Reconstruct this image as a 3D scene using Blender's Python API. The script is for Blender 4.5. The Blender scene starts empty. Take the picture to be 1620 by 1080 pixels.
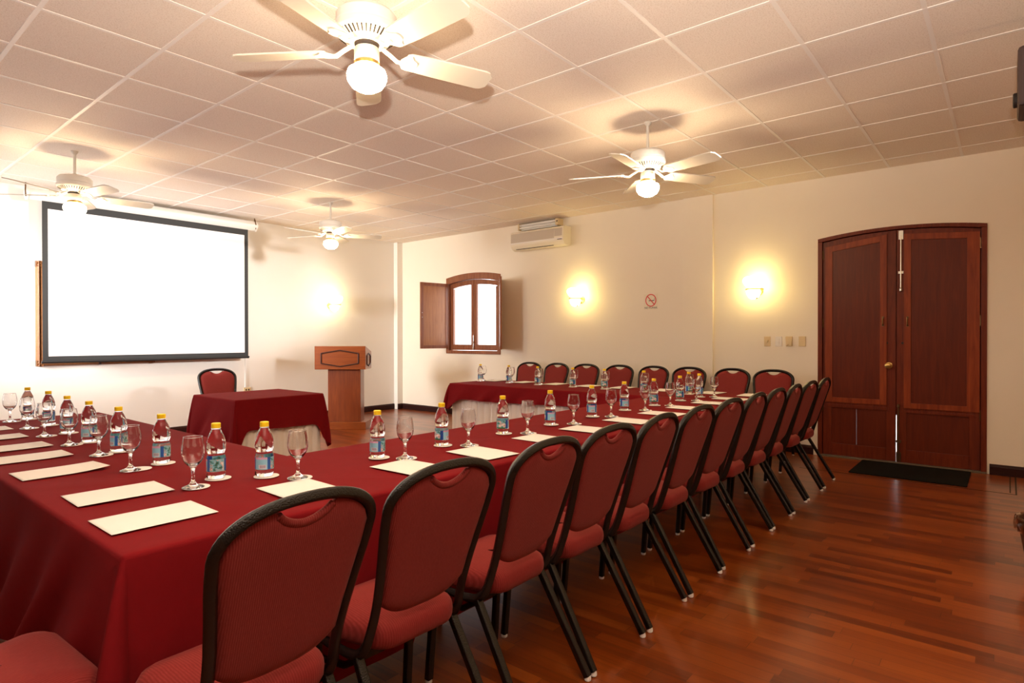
import bpy, bmesh, math, random
from mathutils import Vector, Matrix
R = math.radians
PI = math.pi
random.seed(7)
scene = bpy.context.scene
COL = scene.collection

# ------------------------------------------------------------------ materials
def mat_new(name):
    m = bpy.data.materials.new(name); m.use_nodes = True
    nt = m.node_tree; nt.nodes.clear()
    out = nt.nodes.new('ShaderNodeOutputMaterial')
    return m, nt, out
def N(nt, t, **kw):
    n = nt.nodes.new(t)
    for k, v in kw.items():
        if k in ('inputs',):
            for i, val in v.items(): n.inputs[i].default_value = val
        else: setattr(n, k, v)
    return n
def rgba(c): return (c[0], c[1], c[2], 1.0)
def principled(nt, out, col, rough=.5, metal=0., spec=.5, sheen=0.):
    p = N(nt, 'ShaderNodeBsdfPrincipled')
    p.inputs['Base Color'].default_value = rgba(col)
    p.inputs['Roughness'].default_value = rough
    p.inputs['Metallic'].default_value = metal
    p.inputs['Specular IOR Level'].default_value = spec
    if sheen: p.inputs['Sheen Weight'].default_value = sheen
    nt.links.new(p.outputs[0], out.inputs[0])
    return p
def M_noise(name, col, col2, scale, rough=.5, metal=0., spec=.5, bump=0., bscale=None, stretch=(1,1,1), sheen=0., detail=4.):
    """a surface whose own colour varies between two tones"""
    m, nt, out = mat_new(name); p = principled(nt, out, col, rough, metal, spec, sheen)
    tc = N(nt, 'ShaderNodeTexCoord'); mp = N(nt, 'ShaderNodeMapping'); mp.inputs['Scale'].default_value = stretch
    nt.links.new(tc.outputs['Object'], mp.inputs[0])
    no = N(nt, 'ShaderNodeTexNoise', inputs={'Scale': scale, 'Detail': detail}); nt.links.new(mp.outputs[0], no.inputs['Vector'])
    mx = N(nt, 'ShaderNodeMix', data_type='RGBA'); mx.inputs[6].default_value = rgba(col); mx.inputs[7].default_value = rgba(col2)
    nt.links.new(no.outputs[0], mx.inputs[0]); nt.links.new(mx.outputs[2], p.inputs['Base Color'])
    if bump:
        n2 = N(nt, 'ShaderNodeTexNoise', inputs={'Scale': bscale or scale, 'Detail': 3.}); nt.links.new(mp.outputs[0], n2.inputs['Vector'])
        b = N(nt, 'ShaderNodeBump', inputs={'Strength': bump, 'Distance': .004}); nt.links.new(n2.outputs[0], b.inputs['Height']); nt.links.new(b.outputs[0], p.inputs['Normal'])
    return m
def M_wood(name, dark, light, axis='Z', scale=9., rough=.35, coat=.0, spec=.5):
    m, nt, out = mat_new(name); p = principled(nt, out, dark, rough, 0, spec)
    if coat: p.inputs['Coat Weight'].default_value = coat; p.inputs['Coat Roughness'].default_value = .2
    tc = N(nt, 'ShaderNodeTexCoord'); mp = N(nt, 'ShaderNodeMapping')
    s = [6, 6, 6]; s['XYZ'.index(axis)] = .5; mp.inputs['Scale'].default_value = s
    nt.links.new(tc.outputs['Object'], mp.inputs[0])
    no = N(nt, 'ShaderNodeTexNoise', inputs={'Scale': scale, 'Detail': 6., 'Roughness': .6, 'Distortion': .6}); nt.links.new(mp.outputs[0], no.inputs['Vector'])
    cr = N(nt, 'ShaderNodeValToRGB'); cr.color_ramp.elements[0].position = .3; cr.color_ramp.elements[1].position = .72
    cr.color_ramp.elements[0].color = rgba(dark); cr.color_ramp.elements[1].color = rgba(light)
    nt.links.new(no.outputs[0], cr.inputs[0]); nt.links.new(cr.outputs[0], p.inputs['Base Color'])
    return m
def M_emit(name, col, strength):
    m, nt, out = mat_new(name); e = N(nt, 'ShaderNodeEmission', inputs={0: rgba(col), 1: strength}); nt.links.new(e.outputs[0], out.inputs[0]); return m
def M_flat(name, col, rough=.5, metal=0., spec=.5):
    m, nt, out = mat_new(name); principled(nt, out, col, rough, metal, spec); return m

def M_floor():
    m, nt, out = mat_new('laminate'); p = principled(nt, out, (.2,.05,.02), .28, 0, .5); p.inputs['Coat Weight'].default_value = .25; p.inputs['Coat Roughness'].default_value = .15
    tc = N(nt, 'ShaderNodeTexCoord'); sx = N(nt, 'ShaderNodeSeparateXYZ'); nt.links.new(tc.outputs['Object'], sx.inputs[0])
    def math_(op, a, b=None):
        n = N(nt, 'ShaderNodeMath', operation=op)
        for i, v in enumerate((a, b)):
            if v is None: continue
            if isinstance(v, (int, float)): n.inputs[i].default_value = v
            else: nt.links.new(v, n.inputs[i])
        return n.outputs[0]
    row = math_('FLOOR', math_('DIVIDE', sx.outputs[0], .066))
    wr = N(nt, 'ShaderNodeTexWhiteNoise', noise_dimensions='1D'); nt.links.new(row, wr.inputs['W'])
    yy = math_('DIVIDE', math_('ADD', sx.outputs[1], math_('MULTIPLY', wr.outputs[0], 7.0)), .62)
    cell = math_('FLOOR', yy)
    cb = N(nt, 'ShaderNodeCombineXYZ'); nt.links.new(row, cb.inputs[0]); nt.links.new(cell, cb.inputs[1])
    wn = N(nt, 'ShaderNodeTexWhiteNoise', noise_dimensions='3D'); nt.links.new(cb.outputs[0], wn.inputs['Vector'])
    # grain, shifted per strip
    mp = N(nt, 'ShaderNodeMapping'); mp.inputs['Scale'].default_value = (34, 1.6, 1); nt.links.new(tc.outputs['Object'], mp.inputs[0])
    va = N(nt, 'ShaderNodeVectorMath', operation='MULTIPLY_ADD'); nt.links.new(wn.outputs[1], va.inputs[0]); va.inputs[1].default_value = (40, 40, 40); nt.links.new(mp.outputs[0], va.inputs[2])
    no = N(nt, 'ShaderNodeTexNoise', inputs={'Scale': 1.0, 'Detail': 7., 'Roughness': .62, 'Distortion': 1.2}); nt.links.new(va.outputs[0], no.inputs['Vector'])
    f = math_('ADD', math_('MULTIPLY', wn.outputs[0], .55), math_('MULTIPLY', no.outputs[0], .62))
    cr = N(nt, 'ShaderNodeValToRGB'); e = cr.color_ramp.elements
    e[0].position = .2; e[0].color = rgba(FL[0]); e[1].position = .85; e[1].color = rgba(FL[2])
    k = e.new(.5); k.color = rgba(FL[1])
    nt.links.new(f, cr.inputs[0])
    # joints
    fx = math_('FRACT', math_('DIVIDE', sx.outputs[0], .066)); fy = math_('FRACT', yy)
    j = math_('MAXIMUM', math_('LESS_THAN', fx, .03), math_('LESS_THAN', fy, .004))
    mx = N(nt, 'ShaderNodeMix', data_type='RGBA'); nt.links.new(math_('MULTIPLY', j, .6), mx.inputs[0]); nt.links.new(cr.outputs[0], mx.inputs[6]); mx.inputs[7].default_value = (.02, .006, .004, 1)
    nt.links.new(mx.outputs[2], p.inputs['Base Color'])
    b = N(nt, 'ShaderNodeBump', inputs={'Strength': .06, 'Distance': .002}); nt.links.new(no.outputs[0], b.inputs['Height']); nt.links.new(b.outputs[0], p.inputs['Normal'])
    return m
def M_tile():
    m, nt, out = mat_new('mineral_fibre'); p = principled(nt, out, (.8,.76,.72), .9, 0, .2)
    tc = N(nt, 'ShaderNodeTexCoord')
    no = N(nt, 'ShaderNodeTexNoise', inputs={'Scale': 130., 'Detail': 3.}); nt.links.new(tc.outputs['Object'], no.inputs['Vector'])
    cr = N(nt, 'ShaderNodeValToRGB'); e = cr.color_ramp.elements; e[0].position = .33; e[0].color = (.74,.65,.56,1); e[1].position = .52; e[1].color = (.87,.79,.71,1)
    nt.links.new(no.outputs[0], cr.inputs[0])
    # a ring shaped water stain near the door wall
    mp = N(nt, 'ShaderNodeMapping'); mp.inputs['Location'].default_value = (-7.12, .22, 0); nt.links.new(tc.outputs['Object'], mp.inputs[0])
    n2 = N(nt, 'ShaderNodeTexNoise', inputs={'Scale': 5.}); nt.links.new(tc.outputs['Object'], n2.inputs['Vector'])
    ln = N(nt, 'ShaderNodeVectorMath', operation='LENGTH'); nt.links.new(mp.outputs[0], ln.inputs[0])
    ad = N(nt, 'ShaderNodeMath', operation='MULTIPLY_ADD'); nt.links.new(n2.outputs[0], ad.inputs[0]); ad.inputs[1].default_value = .12; nt.links.new(ln.outputs['Value'], ad.inputs[2])
    c2 = N(nt, 'ShaderNodeValToRGB'); e = c2.color_ramp.elements; e[0].position = .24; e[0].color = (.25,.25,.25,1); e[1].position = .33; e[1].color = (0,0,0,1); k = e.new(.315); k.color = (.7,.7,.7,1)
    nt.links.new(ad.outputs[0], c2.inputs[0])
    mx = N(nt, 'ShaderNodeMix', data_type='RGBA'); nt.links.new(c2.outputs[0], mx.inputs[0]); nt.links.new(cr.outputs[0], mx.inputs[6]); mx.inputs[7].default_value = (.55,.27,.14,1)
    nt.links.new(mx.outputs[2], p.inputs['Base Color'])
    b = N(nt, 'ShaderNodeBump', inputs={'Strength': .25, 'Distance': .003}); nt.links.new(no.outputs[0], b.inputs['Height']); nt.links.new(b.outputs[0], p.inputs['Normal'])
    return m
def M_fabric(name, col, col2, stripe=1.):
    """upholstery: fine vertical rib with a fleck"""
    m, nt, out = mat_new(name); p = principled(nt, out, col, .85, 0, .2, .15)
    p.inputs['Sheen Tint'].default_value = (1,.5,.45,1)
    tc = N(nt, 'ShaderNodeTexCoord')
    mp = N(nt, 'ShaderNodeMapping'); mp.inputs['Scale'].default_value = (200*stripe, 60, 60); nt.links.new(tc.outputs['Object'], mp.inputs[0])
    no = N(nt, 'ShaderNodeTexNoise', inputs={'Scale': 1.5, 'Detail': 3.}); nt.links.new(mp.outputs[0], no.inputs['Vector'])
    wv = N(nt, 'ShaderNodeTexWave', wave_type='BANDS', bands_direction='X', inputs={'Scale': 55.*stripe, 'Distortion': 1.5, 'Detail': 2.}); nt.links.new(tc.outputs['Object'], wv.inputs['Vector'])
    ad = N(nt, 'ShaderNodeMath', operation='MULTIPLY'); nt.links.new(no.outputs[0], ad.inputs[0]); nt.links.new(wv.outputs['Fac'], ad.inputs[1])
    mx = N(nt, 'ShaderNodeMix', data_type='RGBA'); mx.inputs[6].default_value = rgba(col); mx.inputs[7].default_value = rgba(col2)
    nt.links.new(ad.outputs[0], mx.inputs[0]); nt.links.new(mx.outputs[2], p.inputs['Base Color'])
    b = N(nt, 'ShaderNodeBump', inputs={'Strength': .25, 'Distance': .0015}); nt.links.new(ad.outputs[0], b.inputs['Height']); nt.links.new(b.outputs[0], p.inputs['Normal'])
    return m
def M_thin_glass(name, tint=(1,1,1), base=.04, edge=1.0):
    m, nt, out = mat_new(name)
    lw = N(nt, 'ShaderNodeLayerWeight', inputs={'Blend': .5}); fr = N(nt, 'ShaderNodeMath', operation='POWER'); nt.links.new(lw.outputs['Facing'], fr.inputs[0]); fr.inputs[1].default_value = 3.5
    mu = N(nt, 'ShaderNodeMath', operation='MULTIPLY_ADD', use_clamp=True); nt.links.new(fr.outputs[0], mu.inputs[0]); mu.inputs[1].default_value = edge; mu.inputs[2].default_value = base
    t = N(nt, 'ShaderNodeBsdfTransparent', inputs={0: rgba(tint)}); g = N(nt, 'ShaderNodeBsdfGlossy', inputs={0: (1,1,1,1), 'Roughness': .03})
    mx = N(nt, 'ShaderNodeMixShader'); nt.links.new(mu.outputs[0], mx.inputs[0]); nt.links.new(t.outputs[0], mx.inputs[1]); nt.links.new(g.outputs[0], mx.inputs[2]); nt.links.new(mx.outputs[0], out.inputs[0])
    return m
def M_glass(name, ior=1.45, col=(1,1,1), rough=0.):
    m, nt, out = mat_new(name); g = N(nt, 'ShaderNodeBsdfGlass', inputs={0: rgba(col), 'Roughness': rough, 'IOR': ior}); nt.links.new(g.outputs[0], out.inputs[0]); return m
def M_label():
    """wrap-round bottle label: picture panel, dark blue stripe, light blue panel with a barcode, pink corner"""
    m, nt, out = mat_new('label_print'); p = principled(nt, out, (.1,.3,.6), .35)
    tc = N(nt, 'ShaderNodeTexCoord'); s = N(nt, 'ShaderNodeSeparateXYZ'); nt.links.new(tc.outputs['Object'], s.inputs[0])
    at = N(nt, 'ShaderNodeMath', operation='ARCTAN2'); nt.links.new(s.outputs[1], at.inputs[0]); nt.links.new(s.outputs[0], at.inputs[1])
    u = N(nt, 'ShaderNodeMapRange', inputs={1: -PI, 2: PI, 3: 0., 4: 1.}); nt.links.new(at.outputs[0], u.inputs[0])
    v = N(nt, 'ShaderNodeMapRange', inputs={1: .031, 2: .079, 3: 0., 4: 1.}); nt.links.new(s.outputs[2], v.inputs[0])
    cr = N(nt, 'ShaderNodeValToRGB'); cr.color_ramp.interpolation = 'CONSTANT'; e = cr.color_ramp.elements
    e[0].position = 0.; e[0].color = (.10,.34,.42,1); e[1].position = .30; e[1].color = (.01,.07,.36,1)
    for pos, c in ((.37,(.30,.66,.84,1)),(.60,(.02,.12,.45,1)),(.66,(.30,.55,.62,1)),(.92,(.01,.09,.40,1))):
        k = e.new(pos); k.color = c
    nt.links.new(u.outputs[0], cr.inputs[0])
    # blotchy picture
    no = N(nt, 'ShaderNodeTexNoise', inputs={'Scale': 75., 'Detail': 3.}); nt.links.new(tc.outputs['Object'], no.inputs['Vector'])
    pc = N(nt, 'ShaderNodeValToRGB'); e = pc.color_ramp.elements; e[0].position = .34; e[0].color = (.05,.16,.10,1); e[1].position = .62; e[1].color = (.85,.85,.82,1)
    for pos, c in ((.40,(.12,.42,.50,1)),(.50,(.35,.68,.78,1)),(.585,(.7,.2,.15,1))):
        k = e.new(pos); k.color = c
    nt.links.new(no.outputs[0], pc.inputs[0])
    def cmp(a, op, b):
        n = N(nt, 'ShaderNodeMath', operation=op); nt.links.new(a, n.inputs[0])
        if isinstance(b, float): n.inputs[1].default_value = b
        else: nt.links.new(b, n.inputs[1])
        return n.outputs[0]
    def box(u0, u1, v0, v1):
        a = cmp(cmp(u.outputs[0], 'GREATER_THAN', u0), 'MULTIPLY', cmp(u.outputs[0], 'LESS_THAN', u1))
        b = cmp(cmp(v.outputs[0], 'GREATER_THAN', v0), 'MULTIPLY', cmp(v.outputs[0], 'LESS_THAN', v1))
        return cmp(a, 'MULTIPLY', b)
    def over(fac, a, b):
        mx = N(nt, 'ShaderNodeMix', data_type='RGBA'); nt.links.new(fac, mx.inputs[0]); nt.links.new(a, mx.inputs[6])
        if isinstance(b, tuple): mx.inputs[7].default_value = b
        else: nt.links.new(b, mx.inputs[7])
        return mx.outputs[2]
    c = over(box(.02,.30,.08,.95), cr.outputs[0], pc.outputs[0])
    c = over(box(.66,.90,.08,.95), c, pc.outputs[0])
    c = over(box(.02,.30,0.,.16), c, (.02,.16,.07,1))
    c = over(box(.37,.60,.84,1.), c, (.72,.42,.66,1))
    c = over(box(.45,.58,.08,.40), c, (.75,.72,.80,1))
    bars = cmp(cmp(cmp(u.outputs[0], 'MULTIPLY', 90.), 'FRACT', 0.), 'GREATER_THAN', .5)
    c = over(cmp(box(.47,.57,.14,.36), 'MULTIPLY', bars), c, (.18,.14,.30,1))
    nt.links.new(c, p.inputs['Base Color'])
    return m

LAMP, SCON, BACK, SIDE_FILL, FLASH, SCREEN_FILL = 86., 11., 22., 40, 480, 1550
FL = ((.075,.011,.0012), (.185,.033,.0032), (.285,.062,.007))
M = {}
M['wall'] = M_noise('plaster', (.83,.80,.75), (.80,.77,.715), 3., .85, spec=.2, bump=.12, bscale=45.)
M['wall_warm_tint'] = M_noise('plaster_lamp_tint', (.86,.80,.69), (.83,.77,.655), 3., .85, spec=.2, bump=.12, bscale=45.)  # same plaster, with warm lamp light put into the colour
M['tile'] = M_tile()
M['dark_unseen'] = M_wood('bounce_cutting_wall', (.10,.045,.02), (.19,.09,.04), 'Z', 6, .5)  # dark tone put on the unseen walls to cut bounce onto the cloth
M['grid'] = M_flat('painted_t_bar', (.87,.83,.79), .5)
M['floor'] = M_floor()
M['mahogany'] = M_wood('dark_skirting', (.018,.004,.003), (.035,.007,.005), 'Y', 7, .5, 0, .2)
M['door'] = M_wood('door_wood', (.095,.010,.002), (.18,.026,.005), 'Z', 7, .42, .0, .3)
M['door_panel'] = M_wood('door_panel_wood', (.088,.010,.002), (.14,.019,.004), 'Z', 5, .4, 0, .3)
M['door_mould'] = M_wood('door_moulding_wood', (.16,.021,.004), (.30,.055,.010), 'Z', 4, .42, 0, .3)
M['window_wood'] = M_wood('window_wood', (.17,.045,.014), (.30,.10,.035), 'Z', 7, .4)
M['shutter_panel'] = M_wood('shutter_ply', (.30,.105,.028), (.42,.17,.05), 'Z', 6, .4)
M['frame_wood'] = M_noise('carved_wood', (.16,.055,.02), (.34,.15,.05), 60, .4, bump=.6, bscale=90)
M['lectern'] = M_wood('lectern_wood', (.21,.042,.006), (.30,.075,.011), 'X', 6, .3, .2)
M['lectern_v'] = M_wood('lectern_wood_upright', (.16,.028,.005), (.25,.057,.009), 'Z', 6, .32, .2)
M['dark_mould'] = M_flat('dark_moulding', (.045,.012,.008), .35)
M['cloth'] = M_noise('burgundy_cloth', (.195,.0055,.0085), (.165,.0045,.007), 30, .9, spec=.12, bump=.10, bscale=420)
m_ = M['cloth']; nt_ = m_.node_tree; p_ = [n for n in nt_.nodes if n.type == 'BSDF_PRINCIPLED'][0]; b0 = [n for n in nt_.nodes if n.type == 'BUMP'][0]
tc_ = N(nt_, 'ShaderNodeTexCoord'); w_n = N(nt_, 'ShaderNodeTexNoise', noise_type='RIDGED_MULTIFRACTAL', inputs={'Scale': 3.2, 'Detail': 2.5, 'Distortion': .9}); nt_.links.new(tc_.outputs['Object'], w_n.inputs['Vector'])
b1 = N(nt_, 'ShaderNodeBump', inputs={'Strength': .35, 'Distance': .012}); nt_.links.new(w_n.outputs[0], b1.inputs['Height']); nt_.links.new(b0.outputs[0], b1.inputs['Normal']); nt_.links.new(b1.outputs[0], p_.inputs['Normal'])
M['skirt'] = M_noise('ivory_cloth', (.90,.87,.82), (.87,.83,.78), 20, .85, spec=.2)
M['fabric'] = M_fabric('red_upholstery', (.185,.017,.0155), (.33,.055,.050))
M['seat_fabric'] = M_fabric('red_seat_upholstery', (.19,.014,.012), (.30,.037,.032), .8)
M['black'] = M_noise('hammered_black', (.005,.004,.0035), (.010,.008,.007), 150, .27, .0, .42, bump=.4, bscale=260)
M['white_plastic'] = M_flat('white_plastic', (.82,.80,.76), .4)
M['paper'] = M_noise('paper', (.86,.83,.80), (.83,.80,.77), 8, .8, spec=.2)
M['glass'] = M_thin_glass('clear_glass', (.975,.975,.975), .035, 1.15)
M['stem_glass'] = M_glass('stem_glass', 1.5)
M['bottle'] = M_glass('water_bottle', 1.33, (.985,.99,.99))
M['neck'] = M_thin_glass('clear_plastic', (.93,.94,.94), .06, 1.2)
M['yellow'] = M_flat('yellow_cap', (.98,.69,.012), .45)
M['label'] = M_label()
M['fan_white'] = M_flat('white_enamel', (.66,.62,.55), .4)
M['blade'] = M_noise('white_blade', (.62,.58,.50), (.59,.54,.46), 6, .45)
M['bulb'] = M_emit('lit_globe', (1., .73, .43), LAMP)
M['sconce_glass'] = M_emit('lit_sconce_glass', (1., .74, .27), SCON)
M['brass'] = M_flat('brass', (.55,.36,.12), .3, 1.)
M['steel'] = M_flat('steel', (.6,.58,.54), .3, 1.)
M['bronze'] = M_flat('aged_bronze', (.20,.12,.06), .38, 1.)
M['dark'] = M_flat('dark_gap', (.02,.012,.008), .7)
M['screen'] = M_flat('matte_screen', (.90,.90,.91), .9, 0, .1)
M['screen_border'] = M_flat('black_border', (.012,.013,.014), .6)
M['ac'] = M_flat('aircon_plastic', (.80,.75,.62), .4)
M['ac_panel'] = M_noise('aircon_mesh', (.56,.50,.42), (.52,.46,.38), 200, .6)
M['ivory'] = M_flat('ivory_plate', (.70,.56,.33), .4)
M['tube'] = M_flat('fluorescent_tube', (.85,.84,.82), .25)
M['sign_white'] = M_flat('sign_card', (.80,.74,.60), .5)
M['sign_red'] = M_flat('sign_red', (.62,.02,.02), .5)
M['sign_black'] = M_flat('sign_black', (.01,.01,.01), .5)
M['mat'] = M_noise('rubber_mat', (.006,.005,.005), (.012,.010,.008), 120, .95, spec=.1, bump=.8, bscale=200)
M['stone'] = M_noise('stone_sill', (.10,.07,.045), (.16,.12,.08), 40, .7)
M['bin'] = M_flat('brown_bin', (.09,.035,.016), .5)
M['bag'] = M_thin_glass('clear_bag', (.86,.80,.74), .12, 1.4)
M['speaker'] = M_flat('dark_casing', (.055,.030,.026), .6)
M['pane'] = M_thin_glass('window_pane', (.97,.98,.99), .0, 1.0)
M['table_top'] = M_wood('table_ply', (.20,.12,.06), (.3,.2,.11), 'X', 5, .5)

# ------------------------------------------------------------------ mesh helpers
def bm_new(): return bmesh.new()
def add_box(bm, x0, x1, y0, y1, z0, z1, mi=0):
    v = [bm.verts.new((x, y, z)) for x in (x0, x1) for y in (y0, y1) for z in (z0, z1)]
    for f in ((0,1,3,2),(4,6,7,5),(0,4,5,1),(2,3,7,6),(0,2,6,4),(1,5,7,3)):
        fa = bm.faces.new([v[i] for i in f]); fa.material_index = mi
def add_lathe(bm, prof, n=24, c=(0,0,0), cap0=True, cap1=True, mi=0):
    rings = []
    for r, z in prof:
        rings.append([bm.verts.new((c[0]+r*math.cos(2*PI*i/n), c[1]+r*math.sin(2*PI*i/n), c[2]+z)) for i in range(n)])
    for a, b in zip(rings, rings[1:]):
        for i in range(n):
            f = bm.faces.new((a[i], a[(i+1)%n], b[(i+1)%n], b[i])); f.material_index = mi
    if cap0: bm.faces.new(rings[0][::-1]).material_index = mi
    if cap1: bm.faces.new(rings[-1]).material_index = mi
def add_sweep(bm, pts, sect, closed=False, up=None, caps=True, mi=0):
    """sweep a closed cross-section (list of (a,b)) along pts"""
    P = [Vector(p) for p in pts]; n = len(P); rings = []
    ref = Vector(up) if up else None
    prev = None
    for i in range(n):
        if closed: t = P[(i+1)%n]-P[i-1]
        else: t = P[min(i+1,n-1)]-P[max(i-1,0)]
        t.normalize()
        if ref is not None:
            a = ref.cross(t)
            if a.length < 1e-4: a = prev if prev is not None else t.orthogonal()
        elif prev is None: a = t.orthogonal()
        else: a = prev - t*prev.dot(t)
        a.normalize(); prev = a; b = t.cross(a)
        rings.append([bm.verts.new(P[i]+a*s+b*q) for s, q in sect])
    m = len(sect); rr = list(zip(rings, rings[1:]))
    if closed: rr.append((rings[-1], rings[0]))
    for A, B in rr:
        for k in range(m): bm.faces.new((A[k], A[(k+1)%m], B[(k+1)%m], B[k])).material_index = mi
    if caps and not closed:
        bm.faces.new(rings[0][::-1]).material_index = mi; bm.faces.new(rings[-1]).material_index = mi
def circ(r, n=8, r2=None): return [(r*math.cos(2*PI*i/n), (r2 or r)*math.sin(2*PI*i/n)) for i in range(n)]
def rrect(a, b, r, n=3):
    o = []
    for cx, cy, s in ((a-r,b-r,0),(-a+r,b-r,1),(-a+r,-b+r,2),(a-r,-b+r,3)):
        for k in range(n+1):
            an = PI/2*(s+k/n); o.append((cx+r*math.cos(an), cy+r*math.sin(an)))
    return o
def add_prism(bm, poly, z0, z1, axis='Z', mi=0):
    """extrude polygon; axis Z: (x,y) ; X: (y,z) along x ; Y: (x,z) along y"""
    def P(p, t):
        return {'Z': (p[0], p[1], t), 'X': (t, p[0], p[1]), 'Y': (p[0], t, p[1])}[axis]
    a = [bm.verts.new(P(p, z0)) for p in poly]; b = [bm.verts.new(P(p, z1)) for p in poly]
    n = len(poly)
    for i in range(n): bm.faces.new((a[i], a[(i+1)%n], b[(i+1)%n], b[i])).material_index = mi
    bm.faces.new(a[::-1]).material_index = mi; bm.faces.new(b).material_index = mi
def obj(name, bm, m, parent=None, smooth=True, bevel=0., loc=None, rot=None, sub=0, ang=35):
    bmesh.ops.recalc_face_normals(bm, faces=bm.faces)
    me = bpy.data.meshes.new(name); bm.to_mesh(me); bm.free()
    for x in (m if isinstance(m, (list, tuple)) else [m]): me.materials.append(x)
    o = bpy.data.objects.new(name, me); COL.objects.link(o)
    if parent is not None: o.parent = parent
    if loc is not None: o.location = loc
    if rot is not None: o.rotation_euler = rot
    if bevel:
        b = o.modifiers.new('Bevel', 'BEVEL'); b.width = bevel; b.segments = 2; b.limit_method = 'ANGLE'; b.angle_limit = R(40)
    if sub:
        s = o.modifiers.new('Subdivision', 'SUBSURF'); s.levels = sub; s.render_levels = sub
    if smooth:
        me.polygons.foreach_set('use_smooth', [True]*len(me.polygons))
        try: me.set_sharp_from_angle(angle=R(ang))
        except Exception: pass
    return o
def tag(o, label, cat, group=None, kind=None):
    o['label'] = label; o['category'] = cat
    if group: o['group'] = group
    if kind: o['kind'] = kind
    return o
def thing(name, label, cat, loc=(0,0,0), rz=0., group=None):
    o = bpy.data.objects.new(name, None); o.empty_display_size = .05; COL.objects.link(o)
    o.location = loc; o.rotation_euler = (0,0,rz)
    return tag(o, label, cat, group)
def struct(o, label=None):
    o['kind'] = 'structure'
    if label: o['label'] = label
    return o
def dup(root, loc, rz, label, group=None):
    def cp(o, par):
        c = o.copy(); COL.objects.link(c)
        if par is not None: c.parent = par; c.matrix_parent_inverse = o.matrix_parent_inverse.copy()
        for ch in KIDS.get(o.name, []): cp(ch, c)
        return c
    r = cp(root, None); r.location = loc; r.rotation_euler = (0,0,rz); r['label'] = label
    if group: r['group'] = group
    return r
KIDS = {}
def learn(root):
    """remember the children of a finished source thing so that copying stays cheap"""
    for o in COL.objects:
        if o.parent is not None: 
            l = KIDS.setdefault(o.parent.name, [])
            if o not in l: l.append(o)
def text_mesh(name, body, size, m, parent, loc, rot, depth=.0006, align='CENTER'):
    cu = bpy.data.curves.new(name, 'FONT'); cu.body = body; cu.size = size; cu.align_x = align; cu.align_y = 'CENTER'; cu.extrude = depth
    t = bpy.data.objects.new(name, cu); COL.objects.link(t)
    bpy.context.view_layer.update()
    me = bpy.data.meshes.new_from_object(t.evaluated_get(bpy.context.evaluated_depsgraph_get()))
    bpy.data.objects.remove(t); me.materials.clear(); me.materials.append(m)
    o = bpy.data.objects.new(name, me); COL.objects.link(o); o.parent = parent; o.location = loc; o.rotation_euler = rot
    return o
ORD = ['first','second','third','fourth','fifth','sixth','seventh','eighth','ninth','tenth','eleventh','twelfth']

# ------------------------------------------------------------------ room
H = 3.078; XW = 7.34; YW = 8.80; XL = -1.05; YN = -2.6; TH = .22
bm = bm_new(); add_box(bm, XL-TH, XW+TH+.6, YN-TH, YW+TH, -.1, 0)
struct(obj('floor', bm, M['floor'], smooth=False), 'reddish brown laminate strip floor')
bm = bm_new(); add_box(bm, XL-TH, XW+TH, YN-TH, YW+TH, H, H+.1)
ceiling = struct(obj('ceiling', bm, M['tile'], smooth=False), 'suspended ceiling of square mineral fibre tiles')
bm = bm_new()
gx = [.879+.61*i for i in range(-3, 11)]; gy = [1.571+.61*j for j in range(-6, 12)]
for x in gx: add_box(bm, x-.012, x+.012, YN, YW, H-.0035, H+.02)
for y in gy:
    if y < YW: add_box(bm, XL, XW, y-.0119, y+.0119, H-.003, H+.02)
g = obj('ceiling_grid', bm, M['grid'], ceiling, smooth=False)

def arch(y, yc, hw, ze, rise): # segmental arch height
    Rr = (hw*hw+rise*rise)/(2*rise); d = min(abs(y-yc), hw)
    return ze + math.sqrt(Rr*Rr-d*d) - (Rr-rise)
def wall_x(name, X0, X1, y0, y1, holes, mat):
    """wall slab in the plane x = const with arched holes (yc, halfwidth, z0, zspring, rise)"""
    bm = bm_new(); cuts = {y0, y1}
    for yc, hw, z0, zs, rise in holes:
        n = 16 if rise else 1
        for k in range(n+1): cuts.add(round(yc-hw+2*hw*k/n, 5))
    cuts = sorted(cuts)
    for a, b in zip(cuts, cuts[1:]):
        mid = (a+b)/2; hole = None
        for h in holes:
            if abs(mid-h[0]) < h[1]: hole = h
        if hole is None: add_box(bm, X0, X1, a, b, 0, H)
        else:
            yc, hw, z0, zs, rise = hole
            if z0 > 0: add_box(bm, X0, X1, a, b, 0, z0)
            za, zb = (arch(a, yc, hw, zs, rise), arch(b, yc, hw, zs, rise)) if rise else (zs, zs)
            v = [bm.verts.new(p) for p in ((X0,a,za),(X0,b,zb),(X0,b,H),(X0,a,H),(X1,a,za),(X1,b,zb),(X1,b,H),(X1,a,H))]
            for f in ((0,1,2,3),(4,7,6,5),(0,4,5,1),(3,2,6,7),(0,3,7,4),(1,5,6,2)): bm.faces.new([v[i] for i in f])
    return obj(name, bm, mat, smooth=False)
WY, WHW, WZ0, WZS, WR = 6.91, .575, 1.085, 2.29, .055
DY, DHW, DZS, DR = .897, .74, 2.40, .062
struct(wall_x('wall_right', XW, XW+TH, YN, YW+TH, [(WY, WHW, WZ0, WZS, WR), (DY, DHW-.005, 0, DZS-.01, DR)], M['wall_warm_tint']), 'plaster wall with the window and double door, warm lamp light in its colour')
struct(wall_x('wall_left', XL-TH, XL, YN, YW+TH, [(7.55, .95, .75, 2.65, 0)], M['dark_unseen']), 'unseen wall darkened to cut bounce, with an added window opening')
bm = bm_new(); add_box(bm, XL-TH, XW+TH, YW, YW+TH, 0, H); struct(obj('wall_far', bm, M['wall'], smooth=False), 'white plaster wall behind the projection screen')
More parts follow.
